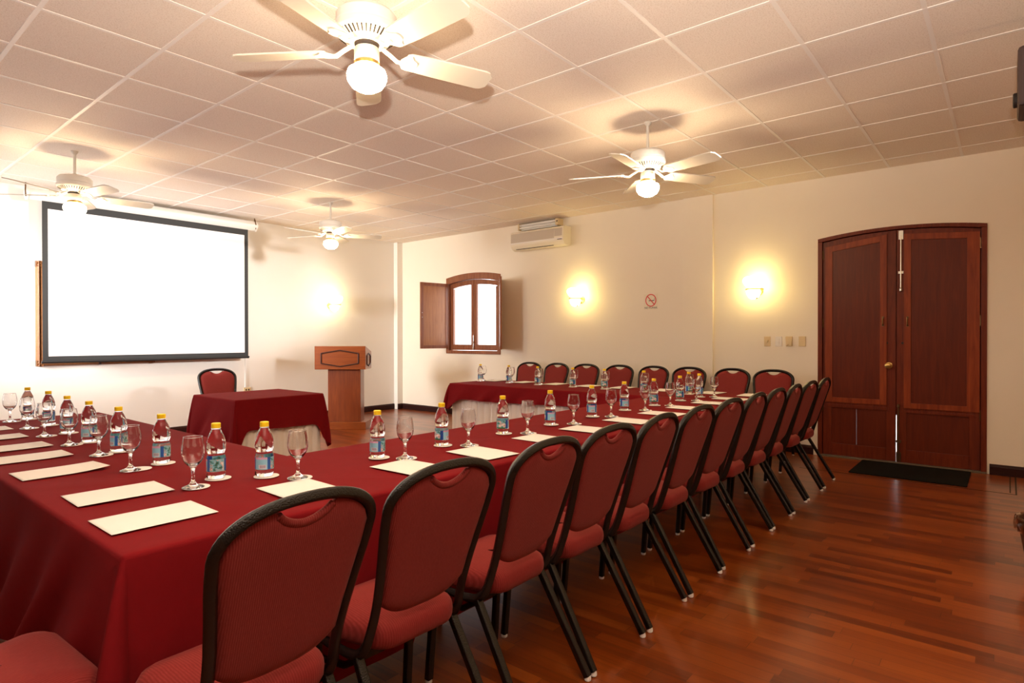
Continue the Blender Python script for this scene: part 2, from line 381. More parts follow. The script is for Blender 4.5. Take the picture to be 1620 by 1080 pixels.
bm = bm_new(); add_box(bm, XL-TH, XW+TH, YN-TH, YN, 0, H); struct(obj('wall_near', bm, M['dark_unseen'], smooth=False), 'unseen wall behind the viewer, darkened to cut bounce')
# corner pipe casing, pilaster, skirtings
bm = bm_new(); add_box(bm, 7.215, XW, 8.70, YW, 0, H); struct(obj('trim_1', bm, M['wall'], smooth=False, bevel=.004), 'boxed corner casing')
bm = bm_new(); add_box(bm, XW-.035, XW, 2.815, 3.20, 0, H); struct(obj('trim_2', bm, M['wall_warm_tint'], smooth=False, bevel=.004), 'shallow plaster pilaster')
def skirting(name, pts, label):
    bm = bm_new()
    prof = [(0,0),(.018,0),(.018,.075),(.013,.09),(.007,.098),(0,.10)]
    for (x0,y0),(x1,y1),nx,ny in pts:
        a=[bm.verts.new((x0+nx*p[0], y0+ny*p[0], p[1])) for p in prof]; b=[bm.verts.new((x1+nx*p[0], y1+ny*p[0], p[1])) for p in prof]
        for i in range(len(prof)): j=(i+1)%len(prof); bm.faces.new((a[i],a[j],b[j],b[i]))
        bm.faces.new(a[::-1]); bm.faces.new(b)
    return struct(obj(name, bm, M['mahogany'], smooth=False), label)
skirting('baseboard_right', [((XW,DY+DHW+.045),(XW,2.815),-1,0),((XW-.035,2.815),(XW-.035,3.2),-1,0),((XW,3.2),(XW,8.7),-1,0),((XW,YN),(XW,DY-DHW-.02),-1,0)], 'dark mahogany skirting along the door wall')
skirting('baseboard_far', [((XL,YW),(7.215,YW),0,-1),((7.215,8.70),(XW-.018,8.70),0,-1)], 'dark mahogany skirting along the screen wall')
# thin cable raceway below the screen on the far wall
bm = bm_new(); add_box(bm, 4.385, 4.405, YW-.012, YW, .58, H-.02); struct(obj('trim_3', bm, M['white_plastic'], smooth=False), 'thin white cable raceway')
# flush landing strip lines in the floor before the door
bm = bm_new()
for x0,x1,y0,y1 in ((6.50,6.512,-.06,1.62),(6.50,7.33,-.06,-.048),(6.56,7.33,-.02,-.010)): add_box(bm, x0,x1,y0,y1,0,.0015)
struct(obj('trim_4', bm, M['dark'], smooth=False), 'inlaid dark line around the door landing')

# ------------------------------------------------------------------ window (right wall)
win = bpy.data.objects.new('window_1', None); COL.objects.link(win); win.location = (XW, WY, 0); struct(win, 'arched wooden window with two open shutters')
# local: x towards outside, y along wall
def arch_frame(bm, x0, x1, hw_o, hw_i, z0, z1, zs_o, zs_i, rise, bottom=True, n=16):
    """arched surround; outer half width, inner half width"""
    add_box(bm, x0, x1, -hw_o, -hw_i, z0, zs_i); add_box(bm, x0, x1, hw_i, hw_o, z0, zs_i)
    if bottom: add_box(bm, x0, x1, -hw_i, hw_i, z0, z1)
    P = []
    for k in range(n+1):
        y = -hw_o+2*hw_o*k/n
        P.append((y, arch(y,0,hw_o,zs_o,rise), max(zs_i, arch(y,0,hw_i,zs_i,rise)) if abs(y) < hw_i else zs_i))
    for (a,ta,ba),(b,tb,bb) in zip(P, P[1:]):
        v=[bm.verts.new(p) for p in ((x0,a,ba),(x0,b,bb),(x0,b,tb),(x0,a,ta),(x1,a,ba),(x1,b,bb),(x1,b,tb),(x1,a,ta))]
        for f in ((0,1,2,3),(4,7,6,5),(0,4,5,1),(3,2,6,7),(0,3,7,4),(1,5,6,2)): bm.faces.new([v[i] for i in f])
bm = bm_new(); arch_frame(bm, -.02, .09, .615, .555, 1.045, 1.10, 2.34, 2.235, .06); obj('window_frame', bm, M['window_wood'], win, smooth=False, bevel=.003)
for s in (-1, 1):
    ya, yb = (.004, .548) if s > 0 else (-.548, -.004)
    st = .062
    bm = bm_new()
    add_box(bm, .03, .07, ya, ya+st, 1.105, 2.156 if s<0 else 2.208); add_box(bm, .03, .07, yb-st, yb, 1.105, 2.208 if s<0 else 2.156)
    add_box(bm, .03, .07, ya+st, yb-st, 1.105, 1.20)
    n = 8
    for k in range(n):
        a = ya+(yb-ya)*k/n; b = ya+(yb-ya)*(k+1)/n
        t = [arch(y,0,.555,2.232,.058) for y in (a,b)]; q = [arch(y,0,.555,2.155,.055) for y in (a,b)]
        v=[bm.verts.new(p) for p in ((.03,a,q[0]),(.03,b,q[1]),(.03,b,t[1]),(.03,a,t[0]),(.07,a,q[0]),(.07,b,q[1]),(.07,b,t[1]),(.07,a,t[0]))]
        for f in ((0,1,2,3),(4,7,6,5),(0,4,5,1),(3,2,6,7),(0,3,7,4),(1,5,6,2)): bm.faces.new([v[i] for i in f])
    sash = obj('casement', bm, M['window_wood'], win, smooth=False)
    bm = bm_new(); add_box(bm, .048, .052, ya+.05, yb-.05, 1.19, 2.19); obj('pane', bm, M['pane'], sash, smooth=False)
bm = bm_new(); add_sweep(bm, [(.015,.0,1.13),(.012,.0,1.2),(.012,.0,1.36)], circ(.006,8)); add_box(bm,.004,.03,-.012,.012,1.12,1.16); add_box(bm,.004,.03,-.012,.012,1.22,1.25); obj('window_bolt', bm, M['steel'], win)
# shutters, built lying along +y from the hinge then turned
def shutter(yh, ang, flip):
    w = .57
    bm = bm_new()
    t = .028
    add_box(bm, -t, 0, 0, .055, 1.135, 2.245); add_box(bm, -t, 0, w-.055, w, 1.135, 2.245)
    add_box(bm, -t, 0, .055, w-.055, 1.135, 1.19); add_box(bm, -t, 0, .055, w-.055, 2.19, 2.245)
    o = obj('shutter', bm, M['window_wood'], win, smooth=False, bevel=.003, loc=(-.022, yh, 0), rot=(0,0,ang))
    bm = bm_new(); add_box(bm, -t+.008, -.008, .05, w-.05, 1.185, 2.195); obj('shutter_panel', bm, M['shutter_panel'], o, smooth=False)
    bm = bm_new()
    for z in (1.25, 2.13): add_lathe(bm, [(.007,0),(.007,.07)], 8, (-.002,-.004,z-.035))
    obj('hinge', bm, M['bronze'], o)
    bm = bm_new()
    for z in (1.66, 1.735): add_lathe(bm, [(.006,0),(.006,.008),(.003,.012)], 8, (0,0,0)); 
    bm.free()
    bm = bm_new()
    for z in (1.66, 1.735):
        add_box(bm, -t-.008, .008, w-.032, w-.022, z-.005, z+.005)
    obj('screw', bm, M['steel'], o)
    return o
shutter(.57, R(90-97+0)+PI/2*0 + R(97), False) if False else None
# left leaf (far hinge, y=+.58): free end swings into the room
def place_shutter(yh, dirx, diry):
    ang = math.atan2(diry, dirx) - PI/2     # local +y -> (dirx, diry)
    return shutter(yh, ang, False)
place_shutter(.585, -math.sin(R(97)), -math.cos(R(97)))
place_shutter(-.592, -.735, -.678)

# added left wall window (outside the frame), put in to brighten the screen wall
for nm, yc, hw in (('added_window', 7.55, .95),):
    bm = bm_new()
    for y0,y1,z0,z1 in ((yc-hw,yc-hw+.06,.75,2.65),(yc+hw-.06,yc+hw,.75,2.65),(yc-.03,yc+.03,.81,2.59),(yc-hw+.06,yc+hw-.06,.75,.81),(yc-hw+.06,yc+hw-.06,2.59,2.65)):
        add_box(bm, XL-.12, XL-.05, y0, y1, z0, z1)
    struct(obj(nm, bm, M['window_wood'], smooth=False), 'added unseen window for brightening the screen wall')

# ------------------------------------------------------------------ double door
door = bpy.data.objects.new('door_1', None); COL.objects.link(door); door.location = (XW, DY, 0); struct(door, 'arched mahogany double door')
bm = bm_new(); arch_frame(bm, -.012, .10, DHW, DHW-.045, 0, 0, DZS, DZS-.035, DR, bottom=False, n=20); obj('door_frame', bm, M['door'], door, smooth=False, bevel=.003)
LX0, LX1 = .012, .055     # leaf thickness (room face at .012)
def leaf(y0, y1, name_side):
    """y0 < y1 local; leaf with stiles, planted moulding frame, panels"""
    bm = bm_new(); n = 10
    out_y = y0 if name_side < 0 else y1   # hinge side
    # upper slab with arched top, from z=.54 up ; lower slab split for the cracked panel
    zb = .02
    for k in range(n):
        a = y0+(y1-y0)*k/n; b = y0+(y1-y0)*(k+1)/n
        ta, tb = [arch(y,0,DHW-.045,DZS-.043,DR) for y in (a,b)]
        v=[bm.verts.new(p) for p in ((LX0,a,.54),(LX0,b,.54),(LX0,b,tb),(LX0,a,ta),(LX1,a,.54),(LX1,b,.54),(LX1,b,tb),(LX1,a,ta))]
        for f in ((0,1,2,3),(4,7,6,5),(0,4,5,1),(3,2,6,7),(0,3,7,4),(1,5,6,2)): bm.faces.new([v[i] for i in f])
    sw = .085
    # the inner edges part slightly towards the floor, so a line of daylight shows
    def quad(ya0, ya1, yb0, yb1, z0, z1, xf=LX0):
        v=[bm.verts.new(p) for p in ((xf,ya0,z0),(xf,yb0,z0),(xf,yb1,z1),(xf,ya1,z1),(LX1,ya0,z0),(LX1,yb0,z0),(LX1,yb1,z1),(LX1,ya1,z1))]
        for f in ((0,1,2,3),(4,7,6,5),(0,4,5,1),(3,2,6,7),(0,3,7,4),(1,5,6,2)): bm.faces.new([v[i] for i in f])
    g = .0016
    if name_side > 0:   # far leaf (towards +y): its inner edge is y0
        quad(y0+g, y0, y0+sw, y0+sw, zb, .54); quad(y1-sw, y1-sw, y1, y1, zb, .54)
    else:
        quad(y0, y0, y0+sw, y0+sw, zb, .54); quad(y1-sw, y1-sw, y1-g, y1, zb, .54)
    quad(y0+sw, y0+sw, y1-sw, y1-sw, zb, .15)
    o = obj('door_leaf', bm, M['door'], door, smooth=False, bevel=.002)
    # lower recessed panel
    bm = bm_new()
    if name_side > 0:
        c = .365
        add_box(bm, LX0+.012, LX1-.008, y0+sw-.01, c-.0012, .14, .55); add_box(bm, LX0+.012, LX1-.008, c+.0012, y1-sw+.01, .14, .55)
    else: add_box(bm, LX0+.012, LX1-.008, y0+sw-.01, y1-sw+.01, .14, .55)
    obj('lower_panel', bm, M['door_panel'], o, smooth=False)
    return o
lf = leaf(.003, DHW-.05, 1); rf = leaf(-(DHW-.05), -.003, -1)
def mould(parent, y0, y1, z0, z1a, z1b, w0, w1, wb, wt):
    """planted frame y0<y1 ; top edge heights at y0,y1"""
    bm = bm_new(); x0, x1 = LX0-.012, LX0+.002
    def q(a0,b0,c0,d0):
        v=[bm.verts.new((x0,)+p) for p in (a0,b0,c0,d0)]+[bm.verts.new((x1,)+p) for p in (a0,b0,c0,d0)]
        for f in ((0,1,2,3),(4,7,6,5),(0,4,5,1),(3,2,6,7),(0,3,7,4),(1,5,6,2)): bm.faces.new([v[i] for i in f])
    t = lambda y: z1a+(z1b-z1a)*(y-y0)/(y1-y0)
    q((y0,z0),(y0+w0,z0),(y0+w0,t(y0+w0)),(y0,t(y0)))
    q((y1-w1,z0),(y1,z0),(y1,t(y1)),(y1-w1,t(y1-w1)))
    q((y0+w0,z0),(y1-w1,z0),(y1-w1,z0+wb),(y0+w0,z0+wb))
    q((y0+w0,t(y0+w0)-wt),(y1-w1,t(y1-w1)-wt),(y1-w1,t(y1-w1)),(y0+w0,t(y0+w0)))
    obj('planted_moulding', bm, M['door_mould'], parent, smooth=False, bevel=.002)
    bm = bm_new(); v=[bm.verts.new((x0+.009,)+p) for p in ((y0+w0,z0+wb),(y1-w1,z0+wb),(y1-w1,t(y1-w1)-wt),(y0+w0,t(y0+w0)-wt))]; v2=[bm.verts.new((x1,)+p) for p in ((y0+w0,z0+wb),(y1-w1,z0+wb),(y1-w1,t(y1-w1)-wt),(y0+w0,t(y0+w0)-wt))]
    bm.faces.new(v); bm.faces.new(v2[::-1])
    for i in range(4): bm.faces.new((v[i],v[(i+1)%4],v2[(i+1)%4],v2[i]))
    obj('door_panel', bm, M['door_panel'], parent, smooth=False)
mould(lf, .084, .668, .60, 2.385, 2.305, .062, .072, .055, .065)
mould(rf, -.685, -.066, .58, 2.33, 2.375, .10, .062, .055, .062)
# horizontal rail moulding lines above the lower panels
for par, a, b, z in ((lf,.084,.65,.565),(rf,-.65,-.066,.545)):
    bm = bm_new(); add_box(bm, LX0-.006, LX0+.002, a, b, z-.012, z+.012); obj('rail_bead', bm, M['door'], par, smooth=False)
# pulls, knob, bolts, hinges
def pull(par, y, z):
    bm = bm_new(); x = LX0-.012
    add_sweep(bm, [(x,y,z+.035),(x-.022,y,z+.03),(x-.026,y,z),(x-.022,y,z-.04),(x,y,z-.05)], circ(.006,8))
    add_box(bm, x-.003, x, y-.010, y+.010, z+.022, z+.045); add_box(bm, x-.003, x, y-.010, y+.010, z-.06, z-.038)
    obj('pull_handle', bm, M['bronze'], par)
pull(lf, .118, 1.485); pull(rf, -.098, 1.48)
bm = bm_new(); add_lathe(bm, [(.034,0),(.034,.006),(.013,.012),(.013,.035),(.027,.045),(.031,.058),(.027,.072),(.012,.078)], 20)
o = obj('door_knob', bm, M['brass'], lf, loc=(LX0, .066, 1.016), rot=(0,-PI/2,0))
bm = bm_new(); add_lathe(bm, [(.012,0),(.012,.004)], 12); obj('lock_hole', bm, M['dark'], lf, loc=(LX0-.001,.084,1.25), rot=(0,-PI/2,0))
bm = bm_new(); add_lathe(bm, [(.012,0),(.012,.004)], 12); obj('lock_hole', bm, M['dark'], rf, loc=(LX0-.001,-.055,1.25), rot=(0,-PI/2,0))
def bolt(z0, z1, plate, m, y=-.04):
    bm = bm_new(); x = LX0-.012
    add_sweep(bm, [(x-.004,y,z0),(x-.004,y,z1)], circ(.006,8))
    add_box(bm, x, x+.012, y-.02, y+.02, plate-.045, plate+.045)
    zm = z0+(z1-z0)*.32; add_box(bm, x-.008, x+.012, y-.022, y+.022, zm-.012, zm+.012)
    ze = z0 if plate > 1 else z1; add_lathe(bm, [(.006,-.02),(.013,-.012),(.013,.012),(.006,.02)], 10, (x-.004,y,ze))
    obj('surge_bolt' if False else 'sliding_bolt', bm, m, rf)
bolt(1.80, 2.36, 2.365, M['brass'] if False else M['steel']); bolt(.06, .60, .075, M['bronze'], -.022)
for par, y in ((lf, DHW-.05), (rf, -(DHW-.05))):
    for z in (.55, 1.47, 2.22):
        bm = bm_new(); add_lathe(bm, [(.007,-.05),(.007,.05)], 10, (LX0-.006, y, z)); obj('hinge', bm, M['bronze'], par)
bm = bm_new(); arch_frame(bm, .056, .075, DHW-.02, DHW-.075, 0, 0, DZS-.02, DZS-.075, DR, bottom=False, n=20); add_box(bm, .056, .070, -.03, .03, .50, 2.42); obj('door_stop', bm, M['door'], door, smooth=False)
bm = bm_new(); add_box(bm, XW-.03, XW+.10, DY-DHW, DY+DHW, 0, .018); struct(obj('trim_5', bm, M['stone'], smooth=False, bevel=.003), 'worn stone door sill')

# ------------------------------------------------------------------ wall fittings
def on_right_wall(name, label, cat, y, z, group=None, x=XW):
    """thing on the right wall: local +x = away along -y? local axes: x along wall (towards +y), y out of the wall into the room, z up"""
    o = thing(name, label, cat, (x, y, z), PI/2, group)   # local x -> +y ; local y -> -x
    return o
# sconces
def sconce(label, y=None, x=None):
    if y is not None: t = on_right_wall('wall_sconce', label, 'wall light', y, 1.86, 'lit wall sconces')
    else: t = thing('wall_sconce', label, 'wall light', (x, YW, 1.86), PI, 'lit wall sconces')
    bm = bm_new(); add_lathe(bm, [(.055,0),(.055,.012),(.03,.02)], 20); obj('backplate', bm, M['brass'], t, rot=(-PI/2,0,0))
    bm = bm_new(); add_sweep(bm, [(0,.015,-.03),(0,.05,-.06),(0,.085,-.075),(0,.085,-.035)], circ(.008,8)); obj('arm', bm, M['brass'], t)
    bm = bm_new(); add_lathe(bm, [(.045,-.03),(.075,-.02),(.108,.01),(.128,.045),(.130,.075),(.115,.098),(.085,.112),(.083,.108),(.11,.094),(.124,.073),(.122,.047),(.104,.014),(.07,-.014),(.04,-.024)], 28, (0,.135,0), cap0=False, cap1=False); b = obj('upper_shade', bm, M['sconce_glass'], t); b.location = (0,.01,.05)
    bm = bm_new(); add_lathe(bm, [(.0,-.105),(.03,-.10),(.055,-.08),(.075,-.045),(.082,-.01),(.07,.0)], 24, (0,.135,0), cap0=False, cap1=False); b = obj('lower_shade', bm, M['sconce_glass'], t); b.location = (.012,.01,-.0)
    bm = bm_new(); add_lathe(bm, [(.10,-.006),(.104,0),(.10,.006)], 24, (0,.145,.012)); obj('collar', bm, M['brass'], t)
    bm = bm_new(); add_lathe(bm, [(.0,-.03),(.014,-.022),(.016,-.01),(.006,0)], 12, (-.02,.15,-.075)); obj('finial', bm, M['bronze'], t)
    return t
sconce('lit glass wall sconce between the window and the no smoking sign', y=4.756)
sconce('lit glass wall sconce above the four switch plates', y=2.279)
sconce('lit glass wall sconce above the lectern on the screen wall', x=5.852)
# no smoking sign
t = on_right_wall('no_smoking_sign', 'small square no smoking sign reading NO FUMAR on the wall', 'sign', 3.664, 1.795)
bm = bm_new(); add_box(bm, -.1, .1, 0, .003, -.11, .095); obj('sign_card', bm, M['sign_white'], t, smooth=False)
bm = bm_new(); add_sweep(bm, [(.072*math.cos(2*PI*k/40),.004,.012+.078*math.sin(2*PI*k/40)) for k in range(40)], [(-.006,-.001),(.006,-.001),(.006,.001),(-.006,.001)], closed=True, up=(0,1,0))
add_sweep(bm, [(.05,.0035,.068),(-.05,.0035,-.044)], [(-.006,-.001),(.006,-.001),(.006,.001),(-.006,.001)], up=(0,1,0)); obj('prohibition_ring', bm, M['sign_red'], t, smooth=False)
bm = bm_new(); add_box(bm, -.05, .03, .003, .0042, .003, .013); add_box(bm, -.052, -.047, .003, .0042, .013, .04); obj('cigarette', bm, M['sign_black'], t, smooth=False)
tx = text_mesh('lettering', 'NO FUMAR', .036, M['sign_black'], t, (0,.0035,-.088), (PI/2,0,PI))
# switch plates
def plate(name, label, y, mat, detail):
    t = on_right_wall(name, label, 'wall plate', y, 1.265, 'wall plates beside the door')
    bm = bm_new(); add_box(bm, -.036, .036, -.002, .008, -.057, .057); obj('cover_plate', bm, mat, t, smooth=False, bevel=.003)
    bm = bm_new()
    if detail == 'knob': add_lathe(bm, [(.014,0),(.012,.014)], 14); obj('dimmer_knob', bm, mat, t, loc=(0,.007,.005), rot=(-PI/2,0,0))
    elif detail == 'two':
        for z in (.018,-.018): add_box(bm, -.010, .010, .007, .014, z-.012, z+.012)
        obj('rocker', bm, mat, t, smooth=False, bevel=.002)
    elif detail == 'box':
        add_prism(bm, [(-.03,-.05),(0,-.03),(.03,-.05),(.036,.05),(-.036,.05)], .006, .022, 'Y'); obj('holder', bm, mat, t, smooth=False)
    else:
        for z in (-.045,.045): add_box(bm, -.003, .003, .007, .0095, z-.003, z+.003)
        obj('screw', bm, mat, t, smooth=False)
plate('dimmer_plate', 'ivory plate with one round knob, furthest from the door', 2.178, M['ivory'], 'knob')
plate('switch_plate', 'white plate with two rockers beside the ivory knob plate', 2.052, M['white_plastic'], 'two')
plate('remote_holder', 'ivory plate with a notched holder, second from the door', 1.938, M['ivory'], 'box')
plate('blank_plate', 'plain beige blank plate nearest the door', 1.80, M['ivory'], 'blank')
t = thing('wall_outlet', 'small ivory outlet under the cable raceway by the presenter table', 'outlet', (4.42, YW, .54), PI)
bm = bm_new(); add_box(bm, -.055, .055, -.002, .01, -.035, .035); obj('cover_plate', bm, M['ivory'], t, smooth=False, bevel=.003)
bm = bm_new(); add_box(bm, -.03, -.01, .009, .012, -.012, .012); add_box(bm, .01, .03, .009, .012, -.012, .012); obj('socket', bm, M['dark'], t, smooth=False)

# air conditioner: local x along wall (+y), y out of wall
AY0, AY1 = 4.93, 5.915
t = on_right_wall('air_conditioner', 'cream split air conditioner high on the wall near the window', 'air conditioner', (AY0+AY1)/2, 2.645)
w = (AY1-AY0)/2
bm = bm_new(); add_prism(bm, [(0,.03),(.10,0),(.165,.02),(.205,.07),(.215,.12),(.21,.25),(.19,.28),(.15,.29),(0,.29)], -w, w, 'X'); obj('casing', bm, M['ac'], t, bevel=.006, ang=25)
bm = bm_new(); add_prism(bm, [(.2105,.115),(.2155,.115),(.2135,.252),(.2085,.252)], -w+.16, w-.015, 'X'); obj('intake_grille', bm, M['ac_panel'], t, smooth=False)
bm = bm_new(); add_prism(bm, [(.2105,.125),(.2145,.125),(.2125,.252),(.2085,.252)], -w+.02, -w+.155, 'X'); obj('access_panel', bm, M['ac_panel'], t, smooth=False)
bm = bm_new(); add_prism(bm, [(.214,.095),(.219,.095),(.219,.112),(.214,.112)], -w+.01, w-.01, 'X'); obj('trim_bar', bm, M['white_plastic'], t, smooth=False)
bm = bm_new(); add_prism(bm, [(.160,.0155),(.169,.0195),(.171,.0235),(.160,.02)], -w+.20, w-.08, 'X'); obj('outlet_slot', bm, M['dark'], t, smooth=False)
bm = bm_new(); add_box(bm, -w+.02, -w+.10, .2165, .2195, .085, .094); obj('indicator_strip', bm, M['dark'], t, smooth=False)
# fluorescent fitting above it
t = on_right_wall('fluorescent_fitting', 'unlit two tube fluorescent fitting squeezed above the air conditioner', 'light fitting', 5.455, 2.965)
bm = bm_new(); add_box(bm, -.36, .36, 0, .07, .0, .095); obj('tray', bm, M['white_plastic'], t, smooth=False)
bm = bm_new(); add_box(bm, -.38, -.33, 0, .135, -.0, .10); add_box(bm, .355, .375, 0, .13, -.0, .10); obj('end_cap', bm, M['ivory'], t, smooth=False, bevel=.003)
for z in (.028,.07):
    bm = bm_new(); add_lathe(bm, [(.014,-.335),(.014,.355)], 14, (0,0,0)); obj('fluorescent_tube', bm, M['tube'], t, loc=(0,.105,z), rot=(0,PI/2,0))
bm = bm_new(); add_box(bm, -.372, -.352, .1345, .137, .045, .065); obj('lamp_key', bm, M['dark'], t, smooth=False)

# ------------------------------------------------------------------ projection screen and picture frame behind
SY = 8.55
t = thing('projection_screen', 'large white pull down projection screen with black border', 'projection screen', (3.11, SY, 1.05))
sx0, sx1 = 1.893-3.11, 4.315-3.11
bm = bm_new(); add_box(bm, sx0, sx1, -.001, .001, 0, 1.85); obj('screen_border', bm, M['screen_border'], t, smooth=False)
bm = bm_new(); add_box(bm, sx0+.055, sx1-.055, -.0025, -.0012, .055, 1.755); obj('screen_surface', bm, M['screen'], t, smooth=False)
bm = bm_new(); add_sweep(bm, [(sx0-.01,0,-.012),(sx1+.01,0,-.012)], rrect(.012,.016,.006)); obj('weight_bar', bm, M['screen_border'], t, ang=30)
bm = bm_new(); add_sweep(bm, [(sx0-.13,.01,1.905),(sx1+.105,.01,1.905)], rrect(.055,.055,.025,4)); obj('housing', bm, M['white_plastic'], t, ang=30)
for x in (sx0-.14, sx1+.115):
    bm = bm_new(); add_sweep(bm, [(x-.008,.01,1.905),(x+.012,.01,1.905)], rrect(.06,.06,.025,4)); e = obj('end_cap', bm, M['white_plastic'], t, ang=30)
    bm = bm_new(); add_sweep(bm, [(x,.03,1.955),(x,.03,2.028)], circ(.006,8)); add_sweep(bm, [(x-.012,-.03,1.86),(x-.02,-.05,1.92),(x-.012,-.02,1.985),(x,.03,2.02)], circ(.007,8)); obj('hanging_hook', bm, M['bronze'], t)
bm = bm_new(); add_box(bm, sx1-.02, sx1+.055, -.0475, -.0455, 1.895, 1.913); obj('maker_badge', bm, M['sign_black'], t, smooth=False)
t = thing('picture_frame', 'carved brown wooden frame hanging behind the projection screen', 'picture frame', (2.51, YW-.03, .985))
bm = bm_new(); fw_ = .63
prof = [(-.035,-.028),(-.035,.0),(-.028,.02),(-.01,.03),(.01,.022),(.03,.028),(.036,.0),(.036,-.028)]
cor = [(-fw_+.035,0,.035),(fw_-.035,0,.035),(fw_-.035,0,1.20),(-fw_+.035,0,1.20)]
for (a,b) in ((0,1),(1,2),(2,3),(3,0)):
    A, B = Vector(cor[a]), Vector(cor[b]); d = (B-A).normalized()
    add_sweep(bm, [A-d*.035, B+d*.035], prof, up=(0,-1,0))
obj('carved_frame', bm, M['frame_wood'], t, ang=30)
bm = bm_new(); add_box(bm, -.012, .012, -.045, .02, 0, .075); obj('joint_strap', bm, M['dark_mould'], t, smooth=False)
bm = bm_new(); add_box(bm, -fw_+.06, fw_-.06, -.005, .02, .06, 1.18); obj('backing_board', bm, M['sign_white'], t, smooth=False)

# ------------------------------------------------------------------ ceiling fans
def make_fan(label, loc, phase, first=None):
    if first is not None: return dup(first, loc, R(phase), label, 'ceiling fans with lights')
    t = thing('ceiling_fan', label, 'ceiling fan', loc, R(phase), 'ceiling fans with lights')
    # origin at the ceiling, z negative
    bm = bm_new(); add_lathe(bm, [(.03,0),(.03,-.012),(.016,-.03)], 16, cap0=False); obj('ceiling_cup', bm, M['fan_white'], t)
    bm = bm_new(); add_lathe(bm, [(.0125,-.005),(.0125,-.25)], 12); obj('down_rod', bm, M['fan_white'], t)
    bm = bm_new(); add_lathe(bm, [(.02,-.215),(.03,-.225),(.08,-.232),(.125,-.245),(.14,-.262),(.142,-.30),(.138,-.306),(.138,-.312),(.145,-.318),(.145,-.338),(.138,-.35),(.10,-.378),(.07,-.388)], 40); obj('motor_housing', bm, M['fan_white'], t, ang=28)
    bm = bm_new()
    for k in range(40):
        a = 2*PI*k/40; ca, sa = math.cos(a), math.sin(a)
        P = []
        for r, z in ((.134,-.3555),(.105,-.3765)):
            for s in (-1, 1): P.append((r*ca - s*.0035*sa, r*sa + s*.0035*ca, z))
        v = [bm.verts.new(p) for p in P]; w2 = [bm.verts.new((p[0]*1.0, p[1]*1.0, p[2]+.004)) for p in P]
        for f in ((0,1,3,2),): bm.faces.new([v[i] for i in f]); bm.faces.new([w2[i] for i in f][::-1])
        for i, j in ((0,1),(1,3),(3,2),(2,0)): bm.faces.new((v[i],v[j],w2[j],w2[i]))
    obj('vent_slots', bm, M['dark'], t, smooth=False)
    bm = bm_new(); add_lathe(bm, [(.06,-.385),(.055,-.40),(.05,-.412)], 24); obj('flywheel', bm, M['dark'], t)
    bm = bm_new(); add_lathe(bm, [(.055,-.408),(.058,-.415),(.058,-.465),(.05,-.472)], 24); sh = obj('switch_housing', bm, M['fan_white'], t)
    bm = bm_new(); add_lathe(bm, [(.052,-.47),(.06,-.476),(.06,-.49),(.05,-.495)], 24); obj('shade_fitter', bm, M['brass'], t)
    bm = bm_new(); add_lathe(bm, [(.048,-.488),(.056,-.498),(.086,-.512),(.092,-.53),(.092,-.55),(.086,-.566),(.070,-.588),(.045,-.603),(.0,-.608)], 28, cap0=True, cap1=False); obj('lamp_shade', bm, M['bulb'], t, ang=25)
    zb = -.423
    for k in range(5):
        a = 2*PI*k/5
        bm = bm_new(); pitch = R(-13)
        prof = [(.19,.045),(.21,.058),(.30,.064),(.45,.068),(.605,.070),(.628,.064),(.65,.040),(.65,-.040),(.628,-.064),(.605,-.070),(.45,-.068),(.30,-.064),(.21,-.058),(.19,-.045)]
        va = [bm.verts.new((x, y*math.cos(pitch), zb+y*math.sin(pitch)-.004)) for x, y in prof]
        vb = [bm.verts.new((x, y*math.cos(pitch), zb+y*math.sin(pitch)+.004)) for x, y in prof]
        n = len(prof)
        for i in range(n): bm.faces.new((va[i], va[(i+1)%n], vb[(i+1)%n], vb[i]))
        bm.faces.new(va[::-1]); bm.faces.new(vb)
        bl = obj('blade', bm, M['blade'], t, rot=(0,0,a), smooth=False)
        bm = bm_new()
        add_sweep(bm, [(.075,0,-.392),(.11,0,-.41),(.15,0,zb-.012),(.19,0,zb-.010)], rrect(.012,.006,.004), up=(0,0,1))
        # scrolled plate under the blade root
        pl = [(.165,.012),(.185,.045),(.21,.052),(.225,.03),(.245,.02),(.25,0),(.245,-.02),(.225,-.03),(.21,-.052),(.185,-.045),(.165,-.012)]
        pa = [bm.verts.new((x, y*math.cos(pitch), zb+y*math.sin(pitch)-.010)) for x, y in pl]; pb = [bm.verts.new((x, y*math.cos(pitch), zb+y*math.sin(pitch)-.0042)) for x, y in pl]
        for i in range(len(pl)): bm.faces.new((pa[i], pa[(i+1)%len(pl)], pb[(i+1)%len(pl)], pb[i]))
        bm.faces.new(pa[::-1]); bm.faces.new(pb)
        obj('blade_bracket', bm, M['fan_white'], bl, ang=30)
    learn(t)
    return t
fan0 = make_fan('white five blade ceiling fan nearest the viewer, above the near table corner', (1.757,2.335,H), 52)
make_fan('white five blade ceiling fan nearest the double door', (4.53,2.29,H), 42, fan0)
make_fan('white five blade ceiling fan hanging in front of the projection screen', (1.76,6.81,H), 65, fan0)
make_fan('white five blade ceiling fan near the lectern and far corner', (4.544,6.811,H), 39, fan0)

